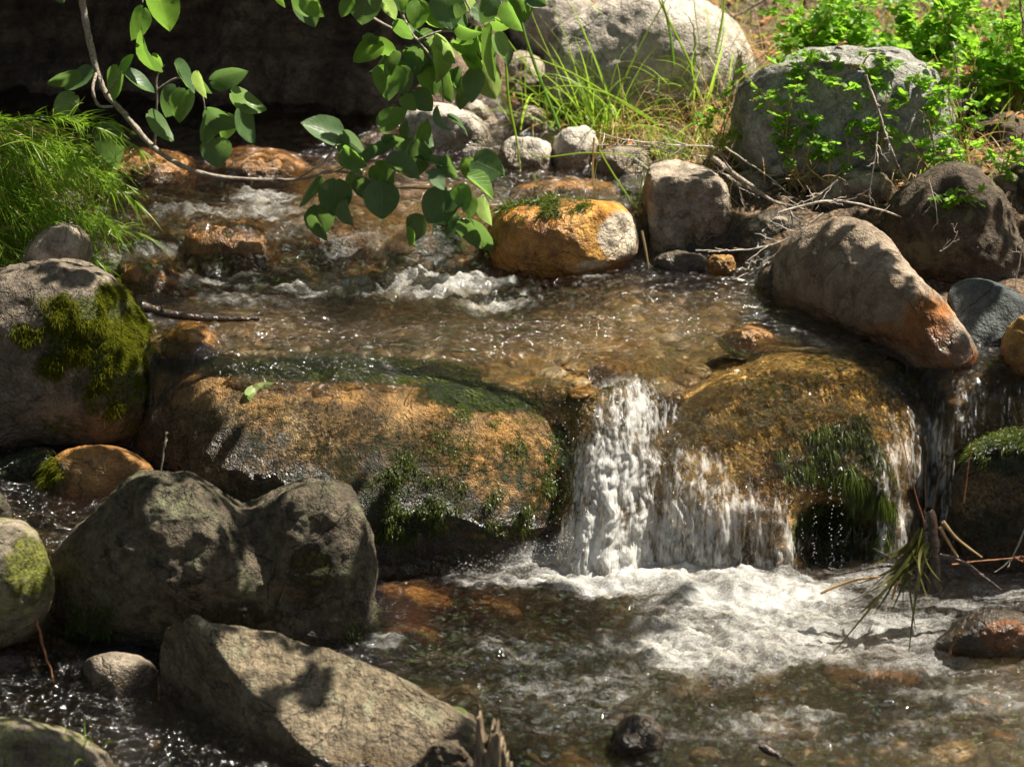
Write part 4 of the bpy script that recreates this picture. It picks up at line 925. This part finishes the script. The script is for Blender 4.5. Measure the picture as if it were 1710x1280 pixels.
# ------------------------------------------------------------ leafy shrubs (rose-like compound leaves)
def leaflet_cloud(nodes, dirs, scale):
    """each node carries a compound leaf of 7 leaflets"""
    V, F, k = [], [], 0
    prof = [(0, 0), (.25, .38), (.55, .45), (.85, .25), (1, 0)]
    for P, d in zip(nodes, dirs):
        d = d / np.linalg.norm(d); s = np.cross(d, [random.gauss(0, .3), random.gauss(0, .3), 1]); s /= np.linalg.norm(s); nn = np.cross(s, d)
        L = scale * random.uniform(.7, 1.3)
        for q in range(7):
            t = .35 + .25 * (q // 2) if q < 6 else 1.1
            sg = (1 if q % 2 else -1) if q < 6 else 0
            b = P + d * L * t * 1.6 + nn * -.25 * L * t * t
            ax = (d * (.5 if sg else 1) + s * sg * .9 + nn * random.gauss(0, .25)); ax /= np.linalg.norm(ax)
            sd_ = np.cross(ax, nn + rng.normal(size=3) * .35); sd_ /= np.linalg.norm(sd_); up = np.cross(sd_, ax)
            for (a, w_) in prof:
                V.append(b + ax * a * L - sd_ * w_ * L * .8 + up * .08 * L); V.append(b + ax * a * L); V.append(b + ax * a * L + sd_ * w_ * L * .8 + up * .08 * L)
            for r in range(4):
                F.append([k + r * 3, k + r * 3 + 1, k + r * 3 + 4, k + r * 3 + 3]); F.append([k + r * 3 + 1, k + r * 3 + 2, k + r * 3 + 5, k + r * 3 + 4])
            k += 15
    return np.array(V), np.array(F)
SH = 'leafy rose shrubs on the right bank'
def shrub(label, bx, by, Y, tips, size=.011, per=9):
    e = empty('rose_shrub', at(bx, by, Y), label, 'shrub', SH)
    g = Geo(); nodes, dirs = [], []
    for (tx, ty, dY) in tips:
        mid = ((bx + tx) / 2 + random.gauss(0, 15), (by + ty) / 2 + random.gauss(0, 8), Y + dY * .4)
        S = spline([(bx, by, Y), mid, (tx, ty, Y + dY)], 7); C = at(S[:, 0], S[:, 1], S[:, 2]); t = np.linspace(0, 1, len(C))
        g.tube(C, .0018 * (1 - .65 * t), 5)
        for q in range(per):
            k = random.uniform(.35, 1) ** .8 * (len(C) - 1); a = int(min(k, len(C) - 2)); nodes.append(C[a] + (C[a + 1] - C[a]) * (k - a))
            dirs.append(rng.normal(size=3) * np.array([1, .8, .45]) + np.array([0, -.3, .15]))
    g.build('stem', m_petiole, e); V, F = leaflet_cloud(nodes, dirs, size); build('foliage', V, F, m_shrub, e)
shrub('sprawling green rose shrub across the top right corner', 1500, 180, 4.42, [(1330, 30, .1), (1370, 70, 0), (1420, 20, .1), (1450, 80, -.05), (1480, 40, 0), (1540, 30, .05), (1560, 90, -.05), (1400, -20, .1), (1500, -20, .1), (1340, 80, -.1), (1380, 110, -.1)], .015, 13)
shrub('taller green rose shrub at the right edge of the top', 1650, 200, 4.38, [(1580, 40, .1), (1620, 90, -.1), (1660, 30, 0), (1700, 80, -.1), (1720, 20, 0), (1640, 130, -.1), (1690, 150, -.1), (1600, -10, .1), (1680, -20, .1), (1580, 110, -.05), (1730, 130, 0)], .016, 13)
for lab, bx, by, Y, x0, x1, y0, y1, nn in [('dense bright rose foliage filling the top between the pale and the blue-grey boulders', 1400, 130, 4.34, 1300, 1480, -20, 90, 16), ('dense rose foliage above the right end of the blue-grey boulder', 1540, 150, 4.30, 1460, 1640, -20, 110, 18), ('dense rose foliage in the very corner at the top right', 1690, 190, 4.28, 1600, 1760, -20, 170, 20)]:
    shrub(lab, bx, by, Y, [(random.uniform(x0, x1), random.uniform(y0, y1), random.uniform(-.08, .12)) for q in range(nn)], .014, 13)
shrub('rose shoots leaning left over the blue-grey boulder', 1340, 260, 3.98, [(1240, 120, 0), (1270, 150, 0), (1330, 130, 0), (1360, 190, -.03), (1300, 200, -.03)], .011, 6)
shrub('rose canes spreading over the right shoulder of the blue-grey boulder', 1620, 280, 4.0, [(1530, 120, 0), (1580, 150, 0), (1560, 90, .05), (1640, 170, 0), (1500, 160, -.03), (1600, 60, .05)], .012, 9)
shrub('rose canes trailing across the top of the blue-grey boulder', 1440, 110, 4.0, [(1300, 110, 0), (1340, 90, 0), (1380, 130, -.04), (1440, 150, -.04), (1490, 110, 0), (1280, 160, 0)], .012, 8)
shrub('slender rose seedling with spread leaves in front of the blue-grey boulder', 1335, 300, 3.95, [(1330, 140, 0), (1345, 200, 0), (1300, 245, 0), (1380, 240, 0)], .011, 6)
shrub('rose seedling with small serrated leaves between boulder and twigs', 1383, 305, 3.93, [(1385, 235, 0), (1410, 220, 0), (1360, 225, 0)], .011, 6)
shrub('rose sprig with fern-like leaves right of the blue-grey boulder', 1560, 310, 3.90, [(1550, 200, 0), (1590, 180, 0), (1520, 235, 0), (1600, 240, 0)], .012, 7)
shrub('drooping rose spray in the middle of the blue-grey boulder', 1470, 250, 3.95, [(1440, 170, 0), (1480, 130, 0), (1500, 215, -.02), (1420, 200, 0)], .012, 6)
shrub('low rose sprig on the shaded dappled boulder', 1615, 360, 3.72, [(1600, 310, 0), (1640, 320, 0), (1580, 330, 0)], .011, 5)
shrub('rose sprig at the right edge above the shaded boulders', 1670, 290, 3.95, [(1640, 235, 0), (1690, 230, 0), (1720, 260, 0)], .012, 7)
shrub('small rose sprig at the grass left of the blue-grey boulder', 1190, 260, 4.05, [(1230, 120, 0), (1200, 180, 0), (1160, 190, 0), (1220, 210, 0)], .010, 5)
# broad upright stems and dry stalks among the shrubs
TW = 'dry twigs tangled on the right bank'
def twig(label, pts, r, mat=m_twig, Y=3.8, nb=5, bl_=40, name='twig', cat='twig', group=TW):
    g = Geo(); S = spline([(p[0], p[1], (p[2] if len(p) > 2 else Y)) for p in pts], 6); C = at(S[:, 0], S[:, 1], S[:, 2]); t = np.linspace(0, 1, len(C))
    g.tube(C + rng.normal(size=C.shape) * min(r * .35, .0007), r * (1 - .6 * t), 6, .12)
    for q in range(nb):
        k = random.randint(2, len(C) - 2); d = (C[k] - C[k - 1]); d /= np.linalg.norm(d); d = d + rng.normal(size=3) * .7; d /= np.linalg.norm(d)
        L = bl_ / FPX * Y * random.uniform(.4, 1.3); tt = np.linspace(0, 1, 7); B = C[k] + d * (L * tt)[:, None] + rng.normal(size=(7, 3)) * .001
        g.tube(B, r * .55 * (1 - .6 * tt), 5)
        if random.random() < .6:
            d2 = d + rng.normal(size=3) * .8; d2 /= np.linalg.norm(d2); g.tube(B[3] + d2 * (L * .5 * tt)[:, None], r * .35 * (1 - .6 * tt), 4)
    o = g.build(name, mat); tag(o, label, cat, group); return o
tw = [('forked grey twig reaching out over the water left of the humped boulder', [(1375, 355, 3.74), (1320, 395), (1260, 415), (1182, 420)], .0022, 9, 45),
      ('grey twig slanting down to the pool left of the humped boulder', [(1340, 385, 3.74), (1300, 420), (1250, 460)], .002, 5, 40),
      ('long arched grey twig lying over the humped boulder', [(1300, 355, 3.74), (1380, 335), (1450, 345), (1540, 375), (1620, 400), (1700, 415)], .0022, 8, 40),
      ('thick dark branch slanting from the grass to the humped boulder', [(1190, 262, 3.95), (1240, 300, 3.9), (1290, 335, 3.85), (1345, 350, 3.8)], .0045, 4, 60),
      ('thorny pale cane leaning across the blue-grey boulder', [(1445, 125, 3.9), (1465, 180), (1485, 240), (1510, 300)], .0022, 12, 14),
      ('pale dead cane standing under the blue-grey boulder', [(1465, 220, 3.84), (1460, 270), (1450, 330)], .0015, 6, 30),
      ('hairy brown stem standing right of the blue-grey boulder', [(1590, 70, 4.1), (1600, 130), (1605, 200)], .003, 16, 10),
      ('thin bent twig across the dappled stone', [(1210, 245, 3.92), (1290, 300), (1340, 345)], .0014, 5, 30),
      ('thin pale twig hanging over the shaded dappled boulder', [(1550, 300, 3.7), (1562, 340), (1565, 375)], .0011, 3, 26),
      ('curled bare twig on the shaded dappled boulder', [(1570, 420, 3.62), (1590, 405), (1600, 385)], .0011, 3, 22),
      ('pale twig in front of the blue-grey slab', [(1710, 400, 3.5), (1700, 450), (1692, 500)], .0014, 2, 30),
      ('bare twig fan beside the humped boulder top', [(1400, 300, 3.76), (1360, 330), (1320, 345)], .0014, 9, 45),
      ('pale twigs forking out of the grass over the flat stone', [(1190, 245, 4.0), (1100, 240), (1040, 232), (1000, 222)], .002, 6, 50),
      ('lower pale twig parallel over the flat stone', [(1180, 262, 4.0), (1090, 246), (992, 242)], .0018, 4, 40),
      ('brown twig hooked among the dry grass', [(1230, 330, 3.97), (1200, 300), (1215, 265), (1180, 240)], .0016, 7, 40),
      ('brown dead branch at the top between boulder and shrub', [(1290, -10, 4.6), (1240, 20), (1190, 40), (1140, 35)], .004, 4, 60),
      ('thorny dark cane at the top right corner', [(1700, -20, 4.15), (1708, 40), (1716, 110)], .003, 10, 16),
      ('fine tangled twigs under the grass on the squared block', [(1120, 300, 3.9), (1170, 280), (1225, 300), (1240, 340)], .0012, 12, 50)]
for lab, pts, r, nb, b_ in tw: twig(lab, [p if len(p) > 2 else (p[0], p[1], pts[0][2]) for p in pts], r, m_bark if 'dark' in lab or 'brown' in lab else m_twig, pts[0][2], nb, b_)

for q in range(26):
    a = random.uniform(1010, 1690); b = random.uniform(150, 370); Y = 4.25 - .0017 * (b - 150) + random.uniform(-.05, .05); an = random.uniform(-.7, .7) + (1.5 if random.random() < .3 else 0); L = random.uniform(50, 150)
    P_ = [(a, b, Y), (a + L * .5 * math.cos(an), b + L * .5 * math.sin(an) + random.uniform(-14, 14), Y), (a + L * math.cos(an), b + L * math.sin(an), Y - .02)]
    twig('dry forked twig caught in the tangle of grass and stones on the right bank', P_, random.uniform(.0008, .0018), random.choice([m_twig, m_bark, m_red]), Y, 6, 40)
for (a, b, Y, n_, L) in [(1290, 330, 3.97, 60, .10), (1350, 300, 3.96, 60, .12), (1170, 215, 4.22, 90, .2), (1060, 225, 4.25, 90, .2), (1500, 310, 3.93, 50, .11), (1640, 260, 4.1, 90, .2), (1230, 90, 4.45, 70, .2)]:
    g = Geo(); B = at(a, b, Y) + rng.normal(size=(n_, 3)) * np.array([.035, .02, .008]); D = np.array([0, -.3, .6]) + rng.normal(size=(n_, 3)) * .7
    g.ribbons(B, D, L * rng.uniform(.3, 1.2, n_), .0018, rng.uniform(.2, 1.2, n_), 7); o = g.build('dry_grass', m_straw)
    tag(o, 'matted dead grass tangled between the stones of the right bank', 'dry grass', 'matted dead grass on the right bank', 'thing')
# driftwood and debris in the stream
twig('long peeled stick lying across the riffle under the branch', [(178, 322, 3.97), (240, 326, 3.97), (330, 338, 3.97), (420, 344, 3.97), (490, 346, 3.97)], .0042, m_twig, 3.97, 1, 20, 'driftwood_stick', 'stick', 'sticks in the stream')
twig('black wet stick with a broken red end lying in the upper pool', [(240, 512, 3.585), (280, 524, 3.57), (340, 531, 3.56), (400, 533, 3.55), (432, 532, 3.55)], .008, m_wetwood, 3.56, 1, 14, 'driftwood_stick', 'stick', 'sticks in the stream')
twig('orange-brown stick leaning under the lichen boulder', [(62, 1035, 2.93), (72, 1080, 2.92), (92, 1145, 2.90)], .0028, m_red, 2.9, 0, 10, 'driftwood_stick', 'stick', 'sticks in the stream')
twig('short pale twig standing between the mossy and the big algae boulder', [(278, 720, 3.2), (274, 750, 3.19), (268, 790, 3.18)], .0025, m_barkd, 3.2, 1, 10, 'driftwood_stick', 'stick', 'sticks in the stream')
# snagged dead plant
e = empty('snagged_debris', at(1550, 960, 3.02), 'dark upright snag with draped weeds and twigs standing in the pool on the right', 'debris')
g = Geo(); Yd_ = 3.03
def tb(pts, r, Y=Yd_):
    S = spline([(p[0], p[1], Y) for p in pts], 6); C = at(S[:, 0], S[:, 1], S[:, 2]); t = np.linspace(0, 1, len(C)); g.tube(C, r * (1 - .5 * t), 7, .1)
tb([(1556, 985), (1558, 920), (1554, 870), (1550, 850)], .013); tb([(1540, 985), (1548, 930), (1552, 890)], .008); tb([(1552, 900), (1556, 850), (1565, 810), (1580, 770), (1600, 750)], .0022)
tb([(1548, 860), (1545, 800), (1552, 740)], .0014); tb([(1560, 925), (1610, 940), (1645, 965), (1672, 985)], .004); tb([(1540, 950), (1480, 945), (1420, 955), (1375, 965)], .002); tb([(1530, 935), (1490, 930), (1458, 915)], .0016)
g.build('stem', m_wetwood, e)
g = Geo(); n = 42; B = at(1535, 905, Yd_ - .01) + rng.normal(size=(n, 3)) * np.array([.008, .004, .014]); D = np.array([-.42, -.2, -1.]) + rng.normal(size=(n, 3)) * .16
g.ribbons(B, D, rng.uniform(.03, .085, n), .0055, .35, 8, sway=rng.normal(size=(n, 3)) * .5); g.build('weeds', m_weed, e)
g = Geo(); 
for pts in ([(1575, 870), (1600, 900), (1640, 930)], [(1570, 880), (1590, 915), (1600, 930)], [(1370, 990), (1420, 970), (1470, 962)], [(1490, 1000), (1500, 960), (1510, 930)]): tb(pts, .0022)
g.build('green_blades', m_straw, e)
twig('thin bare twig arching out of the pool at the right edge', [(1720, 860, 3.1), (1690, 930, 3.1), (1660, 955, 3.1)], .0013, m_twig, 3.1, 1, 20, 'driftwood_stick', 'stick', 'sticks in the stream')
twig('reddish twig lying on the foam right of the snag', [(1590, 942, 3.05), (1650, 935, 3.05), (1710, 930, 3.05)], .0016, m_red, 3.05, 3, 30, 'driftwood_stick', 'stick', 'sticks in the stream')
twig('rusty thin stalk standing right of the golden dome boulder', [(1545, 880, 3.2), (1520, 790, 3.2), (1500, 705, 3.2)], .0012, m_red, 3.2, 1, 12, 'driftwood_stick', 'stick', 'sticks in the stream')
twig('upright rusty stalk next to the dark wet boulder at the right', [(1610, 840, 3.1), (1616, 790, 3.1), (1624, 735, 3.1)], .0012, m_red, 3.1, 0, 12, 'driftwood_stick', 'stick', 'sticks in the stream')
twig('tiny forked twig sticking up from the foam at the lower right', [(1582, 1100, 2.9), (1592, 1075, 2.9), (1604, 1058, 2.9)], .002, m_red, 2.9, 2, 14, 'driftwood_stick', 'stick', 'sticks in the stream')
twig('dark knobby stick end in the front pool near the bottom edge', [(1270, 1245, 2.70), (1300, 1262, 2.69), (1330, 1285, 2.68)], .006, m_wetwood, 2.7, 1, 14, 'driftwood_stick', 'stick', 'sticks in the stream')

# splintered stump
e = empty('broken_stump', at(800, 1290, 2.56), 'splintered weathered wood stump standing at the bottom edge', 'stump')
g = Geo(); nA, nR = 64, 26; th = np.arange(nA) * 2 * math.pi / nA
cx_, cy_, cz_ = at(808, 1330, 2.56)
hp = np.interp(np.cos(th), [-1, -.75, -.55, -.40, -.25, -.05, .2, .45, .7, 1], [.02, .035, .03, .115, .125, .06, .095, .10, .07, .045]) + .006 * perlin(np.stack([th * 9, 0 * th, 0 * th], -1)) + .012 * np.abs(perlin(np.stack([th * 5, 0 * th + 4, 0 * th], -1)))
rad = 1 + .13 * perlin(np.stack([np.cos(th) * 4, np.sin(th) * 4, 0 * th], -1)) + .06 * np.sin(th * 17)
rows = []
for q in range(nR):
    t = q / (nR - 1); k_ = 1.12 - .25 * t
    rows.append(np.stack([cx_ + .034 * k_ * rad * np.cos(th) + .004 * t, cy_ + .017 * k_ * rad * np.sin(th), cz_ - .03 + (hp + .03) * t], -1))
for t in (.75, .4, .05): rows.append(np.stack([cx_ + .034 * .87 * t * rad * np.cos(th), cy_ + .017 * .87 * t * rad * np.sin(th), cz_ + hp * (.25 + .5 * t)], -1))
Vr = np.concatenate(rows); i_ = np.arange(len(rows) - 1)[:, None] * nA; j_ = np.arange(nA)[None]; j2_ = (j_ + 1) % nA
Vr = Vr + np.stack([.0016 * fbm(Vr * np.array([260, 260, 18]), 3), .0016 * fbm(Vr * np.array([260, 260, 18]) + 9, 3), 0 * Vr[:, 0]], -1)
g.add(Vr, np.stack([i_ + j_, i_ + j2_, i_ + nA + j2_, i_ + nA + j_], -1).reshape(-1, 4))
g.build('trunk', m_stump, e, smooth=True)
rock('driftwood_knot', 'dark knotty root lump beside the splintered stump at the bottom edge', 'root', [(700, 1280), (715, 1245), (740, 1238), (780, 1245), (790, 1300), (740, 1340), (700, 1320)], 2.60, .025, m_dark, None, 5, amp=1.6)

# fallen leaves
def fallen(label, bx, by, tx, ty, w_, mat, lift=.006):
    B, _ = hit(bx, by); T, _ = hit(tx, ty)
    if B is None or T is None: return
    vd = np.array([0, 0, CAMZ]) - B; vd /= np.linalg.norm(vd)
    B = B + vd * lift; T = at(tx, ty, B[1] + .01) if abs(T[1] - B[1]) > .05 else T + vd * lift
    wm = w_ / FPX * B[1]; V, F, uv = leaf_geo(B, T, wm, .15); g = Geo(); g.add(V, F, uv); o = g.build('fallen_leaf', mat); tag(o, label, 'leaf', 'fallen leaves on the boulders')
fallen('single green poplar leaf stuck on top of the big algae boulder', 412, 662, 456, 640, 30, m_leafy)
fallen('green leaf lying on the angular boulder beside the stump', 778, 1192, 728, 1186, 24, m_leafy, .008)
for q in range(22):
    a = random.uniform(1010, 1700); b = random.uniform(170, 400)
    H, _ = hit(a, b)
    if H is None or H[2] > ground(H[0], H[1]) + .03: continue
    r_ = random.uniform(13, 32); th_ = np.linspace(0, 2 * math.pi, 8)[:-1]
    rock('small_stone', 'small pale stone half hidden in the dry grass of the right bank', 'stone', [(a + r_ * random.uniform(.8, 1.25) * math.cos(t), b - r_ * random.uniform(.5, .8) * math.sin(t)) for t in th_], H[1] + .01, r_ / FPX * H[1] * .8, random.choice([m_tan, m_white, m_tan, m_dark]), None, 4, amp=1., group='small stones in the dry grass', wl=0)
# leaf litter on the right bank
V, F, k = [], [], 0
for q in range(5200):
    x = random.uniform(.0, 2.2); y = random.uniform(3.95, 6.2)
    if x < np.interp(y, _ry, _rx) + .03: continue
    z = drop(x, y)
    if z > ground(x, y) + .04 and random.random() < .97: continue
    s = random.uniform(.006, .02); a = random.uniform(0, 6.28); d1 = np.array([math.cos(a), math.sin(a), random.gauss(0, .35)]) * s; d2 = np.array([-math.sin(a), math.cos(a), random.gauss(0, .35)]) * s * random.uniform(.15, .6)
    c_ = np.array([x, y, z + .006]); V += [c_ - d1, c_ - d2 + [0, 0, .3 * s], c_ + d1, c_ + d2 + [0, 0, .3 * s]]; F.append([k, k + 1, k + 2, k + 3]); k += 4
o = build('leaf_litter', np.array(V), np.array(F), m_litter); tag(o, 'brown dead leaves and bits scattered over the right bank', 'leaf litter', kind='stuff')
# dry stalks under shrubs
g = Geo(); n = 420; xx = rng.uniform(.35, 1.35, n); yy = rng.uniform(4.15, 4.9, n); B = np.array([[a, b, ground(a, b) + .0] for a, b in zip(xx, yy)]).reshape(-1, 3)
g.ribbons(B, np.array([0, -.1, 1.]) + rng.normal(size=(n, 3)) * .5, rng.uniform(.06, .26, n), .0022, rng.uniform(0, .8, n), 6)
o = g.build('dry_stalks', m_straw); tag(o, 'thin dry stalks and dead stems under the rose shrubs', 'dry stalks', kind='stuff')
g = Geo(); n = 1500; xx = rng.uniform(.1, 1.25, n); yy = rng.uniform(3.95, 5.1, n); B = np.array([[a, b, float(ground(a, b))] for a, b in zip(xx, yy)])
g.ribbons(B, np.array([0, -.1, 1.]) + rng.normal(size=(n, 3)) * .6, rng.uniform(.04, .16, n), .0022, rng.uniform(0, .9, n), 6)
o = g.build('bank_grass', m_grass); tag(o, 'thin green grass scattered over the right bank', 'grass', kind='stuff')

# ------------------------------------------------------------ added poplar outside the frame, leaves placed to dapple the light
SHADE = [(100, 560, 240, 200, 1.2), (200, 660, 130, 120, 1.), (300, 960, 300, 190, 1.), (540, 960, 120, 160, .9), (380, 1190, 280, 170, 1.), (60, 1180, 160, 140, 1.), (300, 740, 60, 80, .8),
         (1650, 400, 120, 110, .75), (1400, 440, 140, 90, .68), (1250, 330, 80, 60, .6), (1480, 330, 200, 80, .6), (1120, 300, 120, 60, .5), (700, 225, 90, 50, .35), (1150, 400, 90, 70, .8), (200, 190, 380, 50, 1.), (850, 1200, 260, 110, .8), (1540, 480, 70, 50, .6), (1400, 200, 160, 130, .62), (1080, 120, 150, 110, .35), (1600, 620, 120, 60, .5), (1640, 880, 120, 100, .8),
         (1300, 340, 250, 60, .35), (110, 800, 150, 80, .95), (560, 250, 160, 40, .5), (60, 330, 130, 130, .6), (480, 330, 60, 30, .3), (150, 800, 120, 50, .8)]
LIT = [(85, 590, 40, 20), (200, 560, 30, 22), (240, 600, 16, 20), (50, 540, 48, 42), (180, 450, 26, 26), (55, 620, 42, 30), (95, 700, 40, 34), (20, 500, 30, 40), (150, 575, 34, 20), (210, 575, 30, 18), (300, 850, 50, 34), (345, 872, 40, 28), (530, 845, 36, 32), (575, 880, 30, 30), (460, 950, 50, 34), (620, 1160, 80, 26), (560, 1240, 110, 40), (440, 1110, 80, 20), (690, 1210, 60, 30), (35, 930, 40, 50), (190, 1110, 40, 20), (520, 970, 40, 30)]
KEEP = [(600, 690, 250, 45), (820, 780, 110, 70), (1030, 790, 70, 130), (1200, 670, 130, 60), (1200, 880, 110, 80), (1180, 980, 280, 40), (960, 400, 90, 50), (740, 225, 50, 30), (880, 265, 50, 30), (960, 260, 30, 35), (1060, 90, 120, 70), (700, 470, 200, 30), (480, 790, 120, 40), (1400, 1080, 200, 40)]
prot = []
for (a, b, c, d) in LIT + KEEP:
    st_ = 24 if (a, b, c, d) in LIT else 40
    for dx in np.arange(-c, c + 1, st_):
        for dy in np.arange(-d, d + 1, st_ * .7):
            if (dx / c) ** 2 + (dy / d) ** 2 <= 1.05:
                H, _ = hit(a + dx, b + dy)
                if H is not None: prot.append(H)
prot = np.array(prot); pc = np.cross(prot, SUN)
V, F, k = [], [], 0
PXs = rng.uniform(-150, 1860, 60000); PYs = rng.uniform(60, 1400, 60000)
dens = gblob(PXs, PYs, SHADE)
clp = fbm(np.stack([PXs / 75, PYs / 50, 0 * PXs], -1), 2) + (dens - .62) * 1.6
acc = np.where(dens > .1, sstep(-.05, .2, clp), 0) * .34
cnt = 0
for a, b, pr in zip(PXs, PYs, acc):
    if random.random() > pr or cnt > 16000: continue
    H, _ = hit(a, b)
    if H is None: continue
    if BVH.ray_cast(Vector(H + SUN * .004), Vector(SUN), 1)[0] is not None: continue
    s = random.uniform(.010, .021)
    if (np.linalg.norm(np.cross(prot - H, SUN), axis=1) < s * 1.0 + .002).any(): continue
    zt = random.uniform(1.0, 1.4); C = H + SUN * (zt - H[2]) / SUN[2]
    n_ = SUN + rng.normal(size=3) * .45; d1 = np.cross(n_, rng.normal(size=3)); d1 /= np.linalg.norm(d1); d2 = np.cross(n_, d1); d2 /= np.linalg.norm(d2)
    V += [C - d1 * s, C - d1 * s * .3 + d2 * s * .8, C + d1 * s * 1.15, C - d1 * s * .3 - d2 * s * .8]; F.append([k, k + 1, k + 2, k + 3]); k += 4; cnt += 1
e = empty('shade_poplar', (-2.4, 4.4, .4), 'unseen poplar added over the stream, its leaves placed to dapple it with shade', 'tree')
build('crown', np.array(V), np.array(F), m_leaf, e)  # leaves sit on sun lines, placed where shade should fall
g = Geo(); S = spline([(-2.4, 4.4, .2), (-2.35, 4.3, 1.2), (-2.2, 4.2, 2.4), (-1.6, 4.1, 3.2)], 8); g.tube(S, np.linspace(.16, .07, len(S)), 12, .03); g.build('trunk', m_barkd, e)
g = Geo()
for tgt in [(-1.2, 3.9, 2.0), (-.4, 4.3, 2.1), (.4, 4.5, 2.2), (1., 4.7, 2.1)]:
    S = spline([(-2.2, 4.2, 2.4), ((-2.2 + tgt[0]) / 2, 4.3, 2.6), tgt], 8); g.tube(S, np.linspace(.03, .006, len(S)), 8, .04)
g.build('limb', m_barkd, e)
# trees standing behind the banks: they close the view mirrored in the water
def tree(loc, h, r, nleaf, proto=None):
    e = empty('bank_tree', loc, 'leafy tree standing back from the stream bank above the frame', 'tree', 'trees behind the stream')
    if proto is None:
        loc = np.array(loc); g = Geo(); S = spline([tuple(loc), tuple(loc + [.1, 0, h * .5]), tuple(loc + [0, .1, h])], 8); g.tube(S, np.linspace(.12, .03, len(S)), 10, .04); g.build('trunk', m_barkd, e)
        n = nleaf; q = rng.normal(size=(n, 3)); q /= np.linalg.norm(q, axis=1)[:, None]; q *= (rng.uniform(0, 1, (n, 1)) ** .4); cc = loc + q * np.array([r, r, h * .48]) + [0, 0, h * .52]
        keep = fbm(cc * 1.3, 2) > -.15; cc = cc[keep]; n = len(cc); d1 = rng.normal(size=(n, 3)); d1 /= np.linalg.norm(d1, axis=1)[:, None]; d2 = np.cross(d1, rng.normal(size=(n, 3))); d2 /= np.linalg.norm(d2, axis=1)[:, None]
        s = .10; V = np.stack([cc - d1 * s, cc + d2 * s * .7, cc + d1 * s, cc - d2 * s * .7], 1).reshape(-1, 3); build('crown', V, np.arange(4 * n).reshape(n, 4), m_shrub, e)
    else:
        for ch in proto.children: c_ = ch.copy(); col.objects.link(c_); c_.parent = e
    return e
t0 = tree((.2, 7.4, .6), 6.0, 1.3, 16000)
for l_ in [(-1.5, 6.9, .6), (-3.2, 6.4, .6), (2.0, 8.4, .8), (-4.4, 4.6, .6), (-.7, 9.2, 1.2), (3.9, 9.4, 1.2), (-2.6, 8.6, 1.)]: tree(l_, 0, 0, 0, t0)
